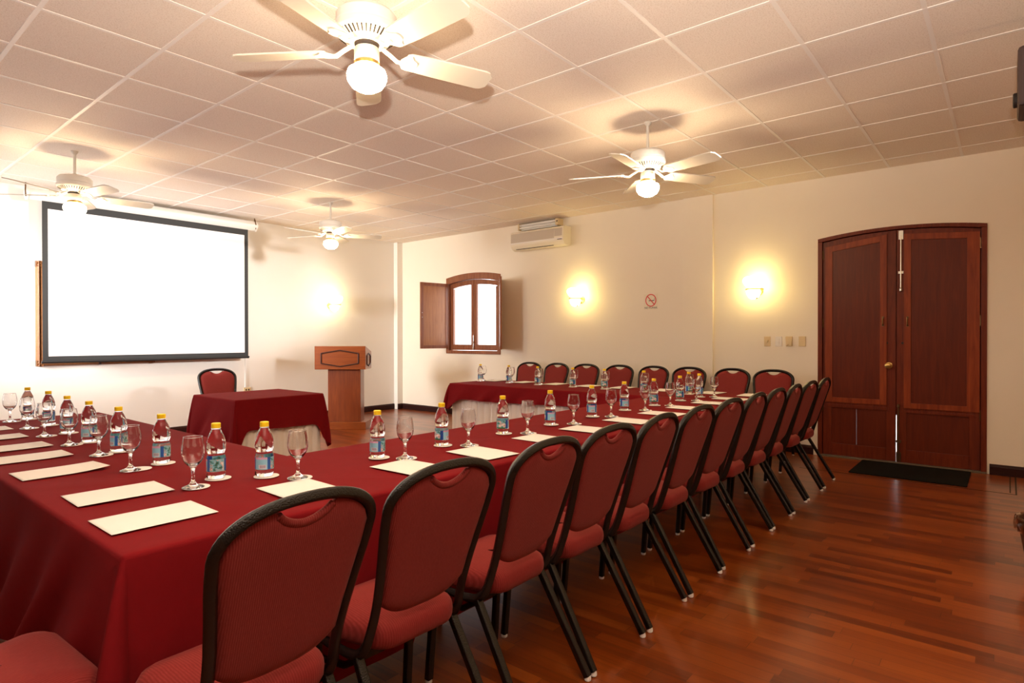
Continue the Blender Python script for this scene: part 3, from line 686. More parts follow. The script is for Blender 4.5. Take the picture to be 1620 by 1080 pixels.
# ------------------------------------------------------------------ chairs
def arch_z(x): # top line of the back frame
    q = min(abs(x)/.212, 1.0); return .838+.100*(1-q**2.4)**(1/2.1)
def half_w(z):
    pts = [(.40,.189),(.45,.183),(.52,.178),(.60,.183),(.70,.196),(.78,.208),(.838,.212)]
    if z <= pts[0][0]: return pts[0][1]
    for (a,wa),(b,wb) in zip(pts, pts[1:]):
        if z <= b: return wa+(wb-wa)*(z-a)/(b-a)
    return pts[-1][1]
def back_y(z): return -.115-(z-.42)*.312
def make_chair(label, loc, rz, group):
    t = thing('banquet_chair', label, 'chair', loc, rz, group)
    # back frame tube, running down and forward under the seat
    side = [(.197,.16,.382),(.196,.05,.376),(.194,-.03,.376),(.192,-.075,.383),(.190,-.102,.402),(.187,-.118,.43)]
    pts = [(x,y,z) for x,y,z in side]
    for k in range(1, 12):
        z = .43+(.838-.43)*k/11; pts.append((half_w(z), back_y(z), z))
    for k in range(1, 24):
        th = PI*k/24; x = .212*math.cos(th); z = arch_z(x) ; pts.append((x, back_y(z), z))
    pts.append((-.212, back_y(.838), .838))
    for k in range(10, -1, -1):
        z = .43+(.838-.43)*k/11; pts.append((-half_w(z), back_y(z), z))
    pts += [(-x,y,z) for x,y,z in side[::-1][1:]] if False else [(-x,y,z) for x,y,z in side[:-1][::-1]]
    bm = bm_new(); add_sweep(bm, pts, rrect(.0155,.0125,.006,3), up=(0,1,0)) if False else add_sweep(bm, pts, rrect(.0135,.0135,.006,3)); obj('back_frame', bm, M['black'], t, ang=40)
    # upholstered back with the crescent hand hold
    def top_z(x):
        xx = max(-.2,min(.2,x)); z = .838+.100*(1-(min(abs(xx)/.2005,1.))**2.4)**(1/2.1) - .0135
        if abs(x) < .078: z -= .042*(1-(x/.078)**2)**.8
        return z
    def bot_z(x): return .492+.05*(abs(x)/.165)**3.2
    bm = bm_new(); nu, nv = 28, 22; F, Bk = [], []
    for j in range(nv+1):
        v = j/nv; rf_, rb = [], []
        for i in range(nu+1):
            u = -1+2*i/nu; x = u*.19
            for _ in range(4):
                z = bot_z(x)+v*(top_z(x)-bot_z(x)); x = u*(half_w(z)-.013)
            e = max(0., (1-abs(u)**7))*max(0.,(1-abs(2*v-1)**9)); e = e**.5
            yy = back_y(z)
            rf_.append(bm.verts.new((x, yy+.006+.017*e, z))); rb.append(bm.verts.new((x, yy-.004-.012*e, z)))
        F.append(rf_); Bk.append(rb)
    for j in range(nv):
        for i in range(nu):
            bm.faces.new((F[j][i],F[j][i+1],F[j+1][i+1],F[j+1][i])); bm.faces.new((Bk[j][i],Bk[j+1][i],Bk[j+1][i+1],Bk[j][i+1]))
    for j in range(nv):
        bm.faces.new((F[j][0],F[j+1][0],Bk[j+1][0],Bk[j][0])); bm.faces.new((F[j][nu],Bk[j][nu],Bk[j+1][nu],F[j+1][nu]))
    for i in range(nu):
        bm.faces.new((F[0][i],Bk[0][i],Bk[0][i+1],F[0][i+1])); bm.faces.new((F[nv][i],F[nv][i+1],Bk[nv][i+1],Bk[nv][i]))
    # rolled lip of the hand hold
    lip = []
    for k in range(15):
        x = -.076+.152*k/14; z = top_z(x)-.006; lip.append((x, back_y(z)-.004, z))
    add_sweep(bm, lip, circ(.010, 8, .013))
    obj('backrest', bm, M['fabric'], t, ang=60)
    # seat cushion
    def outline(ins):
        o = []
        a_f, a_r, y0, y1, r = .222-ins, .168-ins, -.150+ins, .19-ins, max(.02,.075-ins)
        for cx, cy, s in ((a_f-r,y1-r,0),(-a_f+r,y1-r,1),(-a_r+r,y0+r,2),(a_r-r,y0+r,3)):
            for k in range(7):
                an = PI/2*(s+k/6); o.append((cx+r*math.cos(an), cy+r*math.sin(an)))
        return o
    bm = bm_new(); rings = []
    for ins, z in ((.03,.396),(.006,.398),(-.002,.412),(-.004,.43),(-.002,.448),(.006,.462),(.022,.472),(.06,.480),(.11,.484),(.16,.485)):
        rings.append([bm.verts.new((x,y,z)) for x,y in outline(ins)])
    n = len(rings[0])
    for a, b in zip(rings, rings[1:]):
        for i in range(n): bm.faces.new((a[i],a[(i+1)%n],b[(i+1)%n],b[i]))
    bm.faces.new(rings[0][::-1]); bm.faces.new(rings[-1])
    obj('seat', bm, M['seat_fabric'], t, ang=70)
    bm = bm_new()
    for y in (-.07, .13): add_sweep(bm, [(-.19,y,.378),(.19,y,.378)], rrect(.011,.011,.004,2), up=(0,0,1))
    for s in (-1,1):
        add_sweep(bm, [(s*.185,-.085,.375),(s*.182,.0,.325),(s*.18,.13,.30)], rrect(.009,.009,.004,2), up=(1,0,0))
    add_sweep(bm, [(-.183,.0,.325),(.183,.0,.325)], rrect(.009,.009,.004,2), up=(0,0,1))
    obj('under_frame', bm, M['black'], t, ang=40)
    for s in (-1, 1):
        for (p0, p1) in (((s*.192,-.080,.380),(s*.205,-.298,.016)), ((s*.192,.135,.380),(s*.198,.165,.016))):
            bm = bm_new(); add_sweep(bm, [p0, p1], rrect(.0125,.0145,.005,3), up=(1,0,0)); lg = obj('leg', bm, M['black'], t, ang=40)
            bm = bm_new(); add_lathe(bm, [(.010,0),(.0135,.004),(.0135,.014),(.010,.022)], 12, (p1[0],p1[1],0)); obj('glide', bm, M['white_plastic'], lg)
    t.scale = (.965, 1, 1)
    learn(t)
    return t
CH = None
def chair(label, x, y, facing, group):
    """facing: world angle of the seat's forward direction in degrees"""
    global CH
    rz = R(facing-90)
    if CH is None: CH = make_chair(label, (x,y,0), rz, group); return CH
    return dup(CH, (x,y,0), rz, label, group)
near_x = [.765,1.245,1.745,2.19,2.635,3.105,3.575,4.045,4.50,4.955,5.44,5.935]
jit = [2,-2,1,-1,2,0,-2,1,-1,2,-2,1]
for i, x in enumerate(near_x):
    lab = ['red banquet chair at the near table corner, closest to the viewer',
           'second red banquet chair along the near table row'][i] if i < 2 else \
          ('last red banquet chair of the near row, nearest the double door' if i == 11 else f'{ORD[i]} red banquet chair along the near table row, counted from the viewer')
    chair(lab, x, 1.53, 90+jit[i]*.8, 'chairs along the near table')
for i, y in enumerate([5.50,5.02,4.51,3.995,3.51,3.02,2.515,2.015]):
    lab = 'red chair against the window wall, nearest the far corner' if i == 0 else ('red chair against the window wall, nearest the double door' if i == 7 else f'{ORD[i]} red chair along the window wall, counted from the far corner')
    chair(lab, 6.83, y, 180+[3,-2,2,0,-3,1,-4,5][i], 'chairs along the window wall')
chair('lone red chair behind the presenter table below the screen', 3.27, 7.06, 262, 'chair at the presenter table')
chair('red chair pushed under the drape at the near corner of the side table', .318, 1.945, 3, 'chairs along the side table')

# ------------------------------------------------------------------ tables and cloths
TZ = .742
def table(name, label, x0, x1, y0, y1, legs):
    cx, cy = (x0+x1)/2, (y0+y1)/2
    t = thing(name, label, 'table', (cx,cy,0))
    bm = bm_new(); add_box(bm, x0+.01-cx, x1-.01-cx, y0+.01-cy, y1-.01-cy, TZ-.03, TZ); obj('tabletop', bm, M['table_top'], t, smooth=False, bevel=.004)
    for lx, ly in legs:
        bm = bm_new(); add_sweep(bm, [(lx-cx,ly-cy,TZ-.03),(lx-cx,ly-cy,0)], circ(.014,10)); obj('leg', bm, M['black'], t)
    return t, cx, cy
def pleats(par, path, z0, z1, name='table_skirt'):
    """pleated white skirting along a polyline (local coords)"""
    bm = bm_new(); pts = []
    s_acc = 0.
    for (a, b) in zip(path, path[1:]):
        A, B = Vector((a[0],a[1],0)), Vector((b[0],b[1],0)); L = (B-A).length; d = (B-A)/L; nrm = Vector((d.y,-d.x,0))
        n = int(L/.008)
        for k in range(n+1):
            s = s_acc+L*k/n
            pts.append((A+d*(L*k/n), nrm, s))
        s_acc += L
    rows = 6; G = []
    for r in range(rows+1):
        z = z1+(z0-z1)*r/rows; row = []
        for p, nrm, s in pts:
            ph = 2*PI*s/.10 + .5*math.sin(s*7.)
            w = (math.sin(ph)+.35*math.sin(2*ph+.6))*(.006+.008*r/rows)
            q = p+nrm*(w+.004); row.append(bm.verts.new((q.x,q.y,z)))
        G.append(row)
    for a, b in zip(G, G[1:]):
        for i in range(len(a)-1): bm.faces.new((a[i],a[i+1],b[i+1],b[i]))
    o = obj(name, bm, M['skirt'], par, ang=80)
    sd = o.modifiers.new('Solidify', 'SOLIDIFY'); sd.thickness = .002
    return o
def fbm(x, y):
    return math.sin(x*7.1+1.3*math.sin(y*3.3))*.5+math.sin(y*9.7+2.1*math.sin(x*2.3)+1.)*.35+math.sin((x+y)*17.3)*.2
def cloth(name, label, x0, x1, y0, y1, drops, ztop=.75, corner=.30, seed=0., step=.028, wr=.0045, corners=('SW','SE','NE','NW'), cout=.26, tight='', cwid=.13):
    """draped cloth. drops: dict side -> (function of 0..1 along the side)->depth, sides S(y0) E(x1) N(y1) W(x0)"""
    bm = bm_new()
    nx = max(4, int((x1-x0)/step)); ny = max(4, int((y1-y0)/step)); r = .014
    X = [x0+r+(x1-x0-2*r)*i/nx for i in range(nx+1)]; Y = [y0+r+(y1-y0-2*r)*j/ny for j in range(ny+1)]
    G = []
    for j, y in enumerate(Y):
        row = []
        for i, x in enumerate(X):
            ed = min(1., min(i, nx-i, j, ny-j)/4.)
            crease = .0016*math.exp(-((x-(x0+x1)/2+.06*math.sin(y*4))/.02)**2)*(.5+.5*math.sin(y*5.+seed)) if (y1-y0)>(x1-x0) else .0016*math.exp(-((y-(y0+y1)/2+.04*math.sin(x*4))/.02)**2)*(.5+.5*math.sin(x*5.+seed))
            row.append(bm.verts.new((x, y, ztop+ed*(wr*.5*(fbm(x*1.3+seed,y*1.3)-.2)+crease))))
        G.append(row)
    for j in range(ny):
        for i in range(nx): bm.faces.new((G[j][i],G[j][i+1],G[j+1][i+1],G[j+1][i]))
    per = []   # (vert, normal angle, side, t)
    NC = 9
    def side(vs, ang, nm):
        n = len(vs)-1
        for k in range(n+1): per.append((vs[k], ang, nm, k/n, 0.))
    def corn(v, a0, nm, sa, sb):
        for k in range(1, NC): per.append((v, a0+90.*k/NC, nm, (sa,sb,k/NC), 1.))
    S = [G[0][i] for i in range(nx+1)]; E = [G[j][nx] for j in range(ny+1)]; Nn = [G[ny][i] for i in range(nx,-1,-1)]; W = [G[j][0] for j in range(ny,-1,-1)]
    side(S, -90, 'S'); corn(G[0][nx], -90, 'SE', 'S', 'E'); side(E, 0, 'E'); corn(G[ny][nx], 0, 'NE', 'E', 'N'); side(Nn, 90, 'N'); corn(G[ny][0], 90, 'NW', 'N', 'W'); side(W, 180, 'W'); corn(G[0][0], 180, 'SW', 'W', 'S')
    fl = lambda nm: .22 if nm in tight else (2.0 if nm == 'W' else 1.)
    D = lambda s, t: drops[s](t) if s in drops else 0.
    cpos = {'SW':(x0,y0),'SE':(x1,y0),'NE':(x1,y1),'NW':(x0,y1)}
    rows = 14; cols = []
    s_run = 0.; prev = None
    for v, ang, nm, t, isc in per:
        co = v.co.copy()
        if prev is not None: s_run += (co-prev).length + (.02 if isc else 0.)
        prev = co
        if isc: d = D(t[0],1.)*(1-t[2])+D(t[1],0.)*t[2]
        else: d = D(nm, t)
        cw, cs = 0., None
        for c in corners:
            q = cpos[c]; dist = math.hypot(co.x-q[0], co.y-q[1]) - .02
            g = math.exp(-(max(dist,0.)/cwid)**2)
            if g > cw: cw, cs = g, c
        if d > .05: d = min(d*(1+corner*cw), ztop-.012)
        col = [v]; a = R(ang); n = Vector((math.cos(a), math.sin(a), 0)); tan = Vector((-n.y, n.x, 0))
        if d < .005:
            cols.append(None); continue
        for k in range(1, 4):
            th = PI/2*k/3; col.append(bm.verts.new(co+n*(r*math.sin(th))+Vector((0,0,-r*(1-math.cos(th))))))
        for k in range(1, rows+1):
            q = k/rows; dz = r+(d-r)*q
            sd = s_run+(.9*dz if nm == 'W' else 0.)
            fold = math.sin(sd*15.+seed*3+1.4*math.sin(sd*4.1+seed))*.5+math.sin(sd*31.+seed)*.22*q+.35
            outw = r+ .012*q*fl(nm) + fl(nm)*fold*.030*q**1.15*(1-cw*.6)*min(1.,d/.35)
            # gathered fold standing out at a corner
            if isc: outw += (cout if nm in corners else .05)*dz*(math.cos(PI*(t[2]-.5)))**1.2*(1-.45*q) 
            elif cw > .02: outw += .10*dz*cw*(1-.3*q)*.6
            col.append(bm.verts.new(co+n*outw+Vector((0,0,-dz))))
        cols.append(col)
    m = len(cols)
    for i in range(m):
        a, b = cols[i], cols[(i+1)%m]
        if a is None or b is None: continue
        for k in range(len(a)-1):
            q = [a[k], b[k], b[k+1], a[k+1]]; u = []
            for w_ in q:
                if w_ not in u: u.append(w_)
            if len(u) >= 3:
                try: bm.faces.new(u)
                except ValueError: pass
    o = obj(name, bm, M['cloth'], None, ang=75)
    return tag(o, label, 'tablecloth', 'burgundy tablecloths')
k_ = lambda v: (lambda t: v)
LX0_, LX1_, LYN, LYF = .545, 1.53, 1.745, 5.335
RX0, RX1 = 5.27, 6.10
NYF = 2.655
table('banquet_table', 'long table hidden under the side cloth, running toward the projection screen', LX0_+.02, LX1_-.02, LYN+.03, LYF-.02, [(.9,2.5),(1.2,2.5),(.9,4.9),(1.2,4.9)])
table('banquet_table', 'long table hidden under the near cloth, behind the front chair row', 1.55, RX0-.02, LYN+.03, NYF-.02, [(1.9,2.0),(1.9,2.4),(3.4,2.0),(3.4,2.4),(4.9,2.0),(4.9,2.4)])
tr, cx, cy = table('banquet_table', 'white skirted long table in front of the window wall chairs', RX0+.045, RX1-.02, LYN+.03, 5.37-.02, [(5.5,2.3),(5.9,2.3),(5.5,4.9),(5.9,4.9)])
pleats(tr, [(RX1-.15-cx,5.335-cy),(RX0+.03-cx,5.335-cy),(RX0+.03-cx,NYF+.03-cy)][::1], .012, .735)
def lw_drop(t):   # W side runs from y1 to y0
    return .53-.07*math.sin(PI*min(1,max(0,(t-.76)/.24)))+.015*math.sin(t*19)
cloth('tablecloth', 'burgundy cloth draped over the long side table opposite the window wall', LX0_, LX1_, LYN, LYF, {'W': lw_drop, 'S': k_(.60), 'N': k_(.40), 'E': lambda t: .40 if t > .27 else 0.}, corner=.22, seed=.7, corners=('SW','NW','NE'), cout=.36, tight='S', cwid=.10)
cloth('tablecloth', 'burgundy cloth draped over the near table behind the front row of chairs', 1.50, RX0+.03, LYN+.001, NYF, {'S': k_(.58), 'N': k_(.40)}, corner=0., seed=2.1, corners=(), tight='S', ztop=.7488)
cloth('tablecloth', 'burgundy cloth over the white skirted table by the window wall', RX0, RX1, LYN, 5.37, {'W': lambda t: .175+.012*math.sin(t*9) if t < .745 else 0., 'S': k_(.45), 'N': k_(.19), 'E': k_(.20)}, corner=.75, seed=4.4, corners=('NE','NW'), cout=.42, tight='S')
PX0, PX1, PY0, PY1 = 2.585, 3.50, 5.37, 6.25
tp, cx, cy = table('presenter_table', 'small white skirted table below the projection screen', PX0+.02, PX1-.02, PY0+.02, PY1-.02, [(2.75,5.55),(3.35,5.55),(2.75,6.05),(3.35,6.05)])
pleats(tp, [(PX0+.03-cx,PY1-.04-cy),(PX0+.03-cx,PY0+.035-cy),(PX1-.03-cx,PY0+.035-cy),(PX1-.03-cx,PY1-.04-cy)], .012, .735)
cloth('tablecloth', 'burgundy cloth over the small presenter table below the screen', PX0, PX1, PY0, PY1, {'S': lambda t: .285+.02*t, 'W': k_(.47), 'E': k_(.36), 'N': k_(.3)}, corner=.55, seed=6.3, cout=.20, step=.025, cwid=.045)

# ------------------------------------------------------------------ table settings
CT = .7535      # height of the cloth surface under the settings
BOT = None; GLA = None; COA = None
def make_bottle(label, loc, rz, group):
    t = thing('water_bottle', label, 'bottle', loc, rz, group)
    prof = [(.0,.003),(.024,.0),(.032,.003),(.035,.010),(.0345,.020),(.033,.025),(.035,.030),(.035,.080),(.0345,.086),(.0315,.092),(.0302,.097),(.0325,.103),(.0352,.112),(.0356,.125),(.0352,.134),(.0340,.145),(.0312,.158),(.0275,.168),(.0232,.178),(.0180,.189),(.0155,.194)]
    bm = bm_new(); n = 32; rings = []
    for r, z in prof[1:]:
        ring = []
        for i in range(n):
            a = 2*PI*i/n; k = 0.
            if .105 < z < .165: k = .0009*math.sin(5*a+z*260)
            if z < .025: k = .0012*math.cos(5*a)
            ring.append(bm.verts.new(((r+k)*math.cos(a), (r+k)*math.sin(a), z)))
        rings.append(ring)
    for a, b in zip(rings, rings[1:]):
        for i in range(n): bm.faces.new((a[i],a[(i+1)%n],b[(i+1)%n],b[i]))
    bm.faces.new(rings[0][::-1]); bm.faces.new(rings[-1])
    obj('bottle_body', bm, M['bottle'], t, ang=60)
    bm = bm_new(); add_lathe(bm, [(.0355,.031),(.0355,.079)], 32, cap0=False, cap1=False); obj('label', bm, M['label'], t)
    bm = bm_new(); add_lathe(bm, [(.0150,.1941),(.0150,.196),(.018,.1962),(.018,.1978),(.015,.198)], 20); obj('neck_ring', bm, M['neck'], t)
    bm = bm_new(); n = 40; pr_ = []
    for r, z in ((.0155,.1981),(.0168,.1985),(.0168,.2155),(.0150,.2175)): pr_.append([bm.verts.new(((r*(1+.02*(i%2)))*math.cos(2*PI*i/n), (r*(1+.02*(i%2)))*math.sin(2*PI*i/n), z)) for i in range(n)])
    for a, b in zip(pr_, pr_[1:]):
        for i in range(n): bm.faces.new((a[i],a[(i+1)%n],b[(i+1)%n],b[i]))
    bm.faces.new(pr_[0][::-1]); bm.faces.new(pr_[-1]); obj('bottle_cap', bm, M['yellow'], t, ang=30)
    learn(t); return t
def bottle(label, x, y, rz, group):
    global BOT
    loc = (x, y, CT+.0022)
    if BOT is None: BOT = make_bottle(label, loc, rz, group); return BOT
    return dup(BOT, loc, rz, label, group)
def make_glass(label, loc, group):
    t = thing('wine_glass', label, 'glass', loc, 0, group)
    bm = bm_new()
    outer = [(.010,.076),(.018,.082),(.027,.092),(.0345,.106),(.0385,.122),(.0395,.138),(.0375,.158),(.0335,.178),(.0325,.187)]
    inner = [(.0315,.187),(.0323,.178),(.0362,.158),(.0382,.138),(.0372,.122),(.0332,.107),(.0255,.0945),(.016,.087),(.004,.083)]
    add_lathe(bm, outer+inner, 32, cap0=False); obj('bowl', bm, M['stem_glass'], t, ang=60)
    bm = bm_new(); add_lathe(bm, [(.038,0),(.0385,.0015),(.036,.0035),(.022,.008),(.012,.014),(.0075,.022),(.0055,.04),(.0065,.062),(.010,.074),(.014,.0785)], 28); obj('stem_and_foot', bm, M['stem_glass'], t, ang=60)
    bm = bm_new(); add_sweep(bm, [(.032*math.cos(2*PI*k/32),.032*math.sin(2*PI*k/32),.187) for k in range(32)], circ(.0009,6), closed=True, up=(0,0,1)); obj('rim', bm, M['white_plastic'] if False else M['stem_glass'], t)
    learn(t); return t
def glass(label, x, y, group):
    global GLA
    loc = (x, y, CT+.0022)
    if GLA is None: GLA = make_glass(label, loc, group); return GLA
    return dup(GLA, loc, random.random()*6, label, group)
def coaster(label, x, y, group):
    global COA
    if COA is None:
        bm = bm_new(); add_lathe(bm, [(.0475,0),(.048,.0008),(.0475,.002)], 32); COA = obj('paper_coaster', bm, M['paper'], None, loc=(x,y,CT), ang=30)
        return tag(COA, label, 'coaster', group)
    c = COA.copy(); COL.objects.link(c); c.location = (x,y,CT); c['label'] = label; c['group'] = group; return c
PAP = {}
def paper(label, x, y, rz, group, curl):
    key = round(curl,3)
    if key not in PAP:
        bm = bm_new(); nx, ny = 24, 14; G = []
        for j in range(ny+1):
            row = []
            for i in range(nx+1):
                u, v = i/nx, j/ny
                z = .0012+curl*(max(0,u-.45)/.55)**2*(.35+.65*(1-v))+.0004*math.sin(u*5)
                row.append(bm.verts.new(((u-.5)*.297,(v-.5)*.21,z)))
            G.append(row)
        for j in range(ny):
            for i in range(nx): bm.faces.new((G[j][i],G[j][i+1],G[j+1][i+1],G[j+1][i]))
        o = obj('sheet_of_paper', bm, M['paper'], None); s = o.modifiers.new('Solidify','SOLIDIFY'); s.thickness = .0007; s.offset = 1
        PAP[key] = o
    else: o = PAP[key].copy(); COL.objects.link(o)
    o.location = (x,y,CT); o.rotation_euler = (0,0,rz)
    return tag(o, label, 'paper', group)
def num(i, n, ref): return f'{ORD[i]} from {ref}' if i else f'nearest {ref}'
# side (left) table: from the near corner to the screen
by_ = [(1.086,2.414),(1.064,2.894),(1.044,3.365),(1.039,3.796),(1.055,4.25),(1.075,4.73),(1.064,5.194)]
gy_ = [(.963,2.328),(.922,2.833),(.946,3.315),(.941,3.755),(.937,4.206),(.951,4.651),(.957,5.128)]
py_ = [(.732,2.045,0),(.762,2.455,-1),(.735,3.06,1),(.725,3.52,-1),(.735,3.905,1),(.730,4.365,0),(.745,4.80,1)]
for i in range(7):
    w_ = num(i, 7, 'the near corner')
    bottle(f'yellow capped water bottle on the side table, {w_}', *by_[i], [2.6,3.6,3.3,3.9,4.2,4.6,4.9][i], 'water bottles on the side table')
    coaster(f'white round coaster under side table water bottle, {w_}', by_[i][0]+.006, by_[i][1]-.004, 'coasters on the side table')
    glass(f'empty stemmed glass on the side table, {w_}', *gy_[i], 'glasses on the side table')
    coaster(f'white round coaster under side table glass, {w_}', gy_[i][0]+(.012 if i != 1 else .035), gy_[i][1]+(.004 if i != 1 else .01), 'coasters on the side table')
    paper(f'blank white sheet on the side table, {w_}', py_[i][0], py_[i][1], R(py_[i][2]), 'sheets on the side table', [.0,.0,.012,.006,.004,.003,.0][i])
# near table, from the viewer's corner to the door
bn_ = [(1.227,2.303),(1.749,2.253),(2.16,2.255),(2.653,2.261),(3.116,2.257),(3.626,2.265),(4.102,2.271),(4.545,2.243),(5.04,2.237),(5.46,2.232)]
gn_ = [(1.292,2.165),(1.815,2.136),(2.239,2.14),(2.744,2.149),(3.234,2.156),(3.70,2.152),(4.185,2.137),(4.60,2.125),(5.11,2.115),(5.54,2.119)]
pn_ = [(1.205,1.985),(1.71,1.972),(2.146,1.958),(2.652,1.962),(3.10,1.960),(3.60,1.955),(4.09,1.95),(4.545,1.945),(5.02,1.94),(5.47,1.935)]
rz_ = [3.9,3.5,5.0,5.6,4.1,3.8,4.0,5.5,5.3,3.4]
for i in range(10):
    w_ = num(i, 10, 'the near corner')
    bottle(f'yellow capped water bottle on the near table, {w_}', *bn_[i], rz_[i], 'water bottles on the near table')
    coaster(f'white round coaster under near table water bottle, {w_}', bn_[i][0]+.006, bn_[i][1]-.004, 'coasters on the near table')
    glass(f'empty stemmed glass on the near table, {w_}', *gn_[i], 'glasses on the near table')
    coaster(f'white round coaster under near table glass, {w_}', gn_[i][0]+.010, gn_[i][1]+.002, 'coasters on the near table')
    paper(f'blank white sheet on the near table, {w_}', pn_[i][0], pn_[i][1], R(90+[-2,1.5,-4,-2,1,-2,2,-1,1,0][i]), 'sheets on the near table', 0.)
# window-wall table, from the screen end
br_ = [(5.72,5.25),(5.71,4.765),(5.685,4.30),(5.68,3.80),(5.66,3.375),(5.60,2.875),(5.66,2.42)]
pr_l = [(5.93,5.17),(5.93,4.70),(5.93,4.21),(5.93,3.75),(5.94,3.32),(5.94,2.82),(5.94,2.31)]
for i in range(7):
    w_ = num(i, 7, 'the screen end')
    bottle(f'yellow capped water bottle on the window side table, {w_}', *br_[i], 4.0+.4*i, 'water bottles on the window side table')
    coaster(f'white round coaster under window side water bottle, {w_}', br_[i][0]+.004, br_[i][1], 'coasters on the window side table')
    glass(f'empty stemmed glass on the window side table, {w_}', br_[i][0]+.092, br_[i][1]+.030, 'glasses on the window side table')
    coaster(f'white round coaster under window side glass, {w_}', br_[i][0]+.096, br_[i][1]+.026, 'coasters on the window side table')
    paper(f'blank white sheet on the window side table, {w_}', *pr_l[i], R([2,-2,1,-1,3,0,-2][i]), 'sheets on the window side table', 0.)
paper('blank white sheet at the window side table corner nearest the door', 5.94, 1.905, R(3), 'sheets on the window side table', 0.)

# ------------------------------------------------------------------ lectern
yaw = .6901; f2 = Vector((math.cos(yaw), math.sin(yaw), 0)); r2 = Vector((math.sin(yaw), -math.cos(yaw), 0))
lp = f2*8.74 + r2*(-2.445)
# local x = r2 (sideways), local y = f2 (away from the audience)
t = thing('lectern', 'orange brown wooden lectern with hexagon moulding near the corner', 'lectern', (lp.x, lp.y, 0), math.atan2(r2.y, r2.x))
bm = bm_new(); add_box(bm, -.335, .35, -.14, .20, 0, .11); obj('base', bm, M['lectern'], t, smooth=False, bevel=.004)
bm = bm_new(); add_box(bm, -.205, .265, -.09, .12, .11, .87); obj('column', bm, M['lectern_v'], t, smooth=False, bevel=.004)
bm = bm_new()
pr2 = [(-.19,.865),(.17,.865),(.17,1.115),(-.19,1.198)]
add_prism(bm, pr2, -.365, .36, 'X'); hd = obj('reading_box', bm, M['lectern'], t, smooth=False, bevel=.004)
def hexm(bm, a, b, pt):
    c = [(-a,-b*.62),(0,-b),(a,-b*.62),(a,b*.62),(0,b),(-a,b*.62)]
    for i in range(6):
        p, q = Vector(pt(*c[i])), Vector(pt(*c[(i+1)%6])); add_sweep(bm, [p, q], circ(.010,8))
bm = bm_new(); hexm(bm, .265, .115, lambda u, v: (-.005+u, -.193, 1.022+v)); obj('hexagon_moulding', bm, M['dark_mould'], hd)
bm = bm_new(); hexm(bm, .10, .09, lambda u, v: (.363, -.01+u, 1.0+v)); obj('side_moulding', bm, M['dark_mould'], hd)

# ------------------------------------------------------------------ floor mat, bin, ceiling box
bm = bm_new(); add_prism(bm, rrect(.37,.46,.02,3), 0, .010, 'Z'); tag(obj('door_mat', bm, M['mat'], None, loc=(6.93,.735,.0005), smooth=False, bevel=.003), 'black rubber mat on the floor before the double door', 'mat')
t = thing('waste_bin', 'brown waste bin with a clear liner at the right edge', 'bin', (4.40,-.225,0))
bm = bm_new(); add_lathe(bm, [(.135,0),(.14,.004),(.185,.30),(.178,.30),(.134,.01)], 28, cap1=True); obj('bucket', bm, M['bin'], t, ang=40)
bm = bm_new(); n = 48; rg = []
for r, z, w_ in ((.176,.22,.002),(.180,.30,.002),(.188,.312,.004),(.194,.302,.006),(.193,.27,.010),(.188,.235,.014)):
    rg.append([bm.verts.new(((r+w_*math.sin(i*2.1+z*30))*math.cos(2*PI*i/n),(r+w_*math.sin(i*2.1+z*30))*math.sin(2*PI*i/n),z+.3*w_*math.sin(i*1.3))) for i in range(n)])
for a, b in zip(rg, rg[1:]):
    for i in range(n): bm.faces.new((a[i],a[(i+1)%n],b[(i+1)%n],b[i]))
obj('bin_liner', bm, M['bag'], t)
t = thing('ceiling_projector', 'dark box hanging from the ceiling at the right edge', 'projector', (4.36,-.20,2.56))
bm = bm_new(); add_box(bm, -.17, .17, -.17, .165, -.02, .30); obj('casing', bm, M['speaker'], t, smooth=False, bevel=.02)
bm = bm_new(); add_lathe(bm, [(.02,.29),(.02,H-2.56)], 14, (.05,-.02,0)); obj('ceiling_pole', bm, M['speaker'], t)
bm = bm_new(); add_lathe(bm, [(.04,0),(.04,.03),(.034,.034)], 20); obj('lens', bm, M['dark'], t, loc=(0,.15,.06), rot=(-PI/2,0,0))

# ------------------------------------------------------------------ lights, world, camera
def area(name, loc, rot, sx_, sy_, power, col):
    l = bpy.data.lights.new(name, 'AREA'); l.shape = 'RECTANGLE'; l.size = sx_; l.size_y = sy_; l.energy = power; l.color = col
    o = bpy.data.objects.new(name, l); COL.objects.link(o); o.location = loc; o.rotation_euler = rot; return o
dp = Vector((XL-.10, 7.62, 2.0)); dl = area('added_side_fill', dp, (0,0,0), .9, 1.2, SIDE_FILL, (1.,.97,.95)); dl.rotation_euler = (Vector((3.6,8.8,1.6))-dp).to_track_quat('-Z','Y').to_euler(); dl.data.spread = R(58)  # added fill from the unseen side, aimed at the screen wall
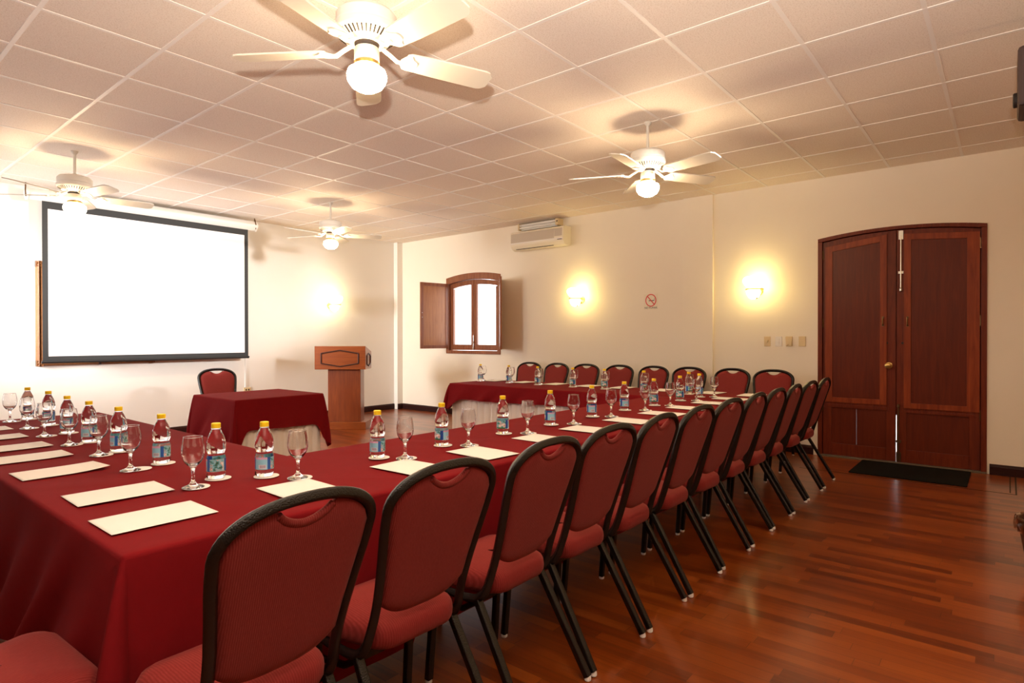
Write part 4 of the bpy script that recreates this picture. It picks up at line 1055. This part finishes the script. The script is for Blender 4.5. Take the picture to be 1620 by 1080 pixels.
# the photographer's hot shoe flash, tilted up to bounce off the ceiling
fl_ = bpy.data.lights.new('bounce_flash', 'SPOT'); fl_.energy = FLASH; fl_.color = (1.,.88,.75); fl_.spot_size = R(136); fl_.spot_blend = .5; fl_.shadow_soft_size = .03
fo = bpy.data.objects.new('bounce_flash', fl_); COL.objects.link(fo); fo.location = (-.10,-.03,1.55); fo.rotation_euler = Vector((.30,.26,.92)).to_track_quat('-Z','Y').to_euler()
pj = bpy.data.lights.new('screen_wall_fill', 'SPOT'); pj.energy = SCREEN_FILL; pj.color = (1.,.97,.94); pj.spot_size = R(42); pj.spot_blend = .65; pj.shadow_soft_size = .22  # added spot that whitens the screen wall, set by the dark ceiling box
po = bpy.data.objects.new('screen_wall_fill', pj); COL.objects.link(po); po.location = (4.36,-.012,2.50); po.rotation_euler = (Vector((3.35,8.8,2.02))-Vector((4.36,-.012,2.50))).to_track_quat('-Z','Y').to_euler(); po.scale = (1.0,.47,1.0)
#area('daylight_arched_window', (XW+.35, WY, 1.7), (0, PI/2, 0), 1.2, 1.1, 25, (1.,.98,.97))
for nm, x in (('lamp_behind_viewer', 1.76), ('lamp_behind_viewer_door_side', 4.53)):
    l = bpy.data.lights.new(nm, 'POINT'); l.energy = BACK*(1.3 if x > 3 else .35); l.color = (1.,.66,.32); l.shadow_soft_size = .09
    o = bpy.data.objects.new(nm, l); COL.objects.link(o); o.location = (x, -2.15, 2.52)
wd = bpy.data.worlds.new('daylight'); scene.world = wd; wd.use_nodes = True
bg = wd.node_tree.nodes.get('Background') or wd.node_tree.nodes.new('ShaderNodeBackground')
bg.inputs[0].default_value = (.97,.98,1.,1); bg.inputs[1].default_value = 3.0
cam = bpy.data.cameras.new('camera'); co = bpy.data.objects.new('camera', cam); COL.objects.link(co)
cam.sensor_width = 36.; cam.lens = 951.26/1620*36.; cam.clip_start = .05
yaw, pit, rol = .6901, -.0054, -.0014
fwd = Vector((math.cos(pit)*math.cos(yaw), math.cos(pit)*math.sin(yaw), math.sin(pit)))
rt = Vector((math.sin(yaw), -math.cos(yaw), 0)); up = rt.cross(fwd)
rr = rt*math.cos(rol)+up*math.sin(rol); uu = up*math.cos(rol)-rt*math.sin(rol)
mw = Matrix(((rr.x,uu.x,-fwd.x,0),(rr.y,uu.y,-fwd.y,0),(rr.z,uu.z,-fwd.z,1.306),(0,0,0,1)))
co.matrix_world = mw
scene.camera = co
vs = scene.view_settings; vs.view_transform = 'Standard'; vs.look = 'None'; vs.gamma = 1.; vs.exposure = .72; vs.use_curve_mapping = False
cy_ = scene.cycles
cy_.max_bounces = 12; cy_.transparent_max_bounces = 24; cy_.transmission_bounces = 10; cy_.diffuse_bounces = 5; cy_.sample_clamp_indirect = 6.
cy_.use_denoising = True
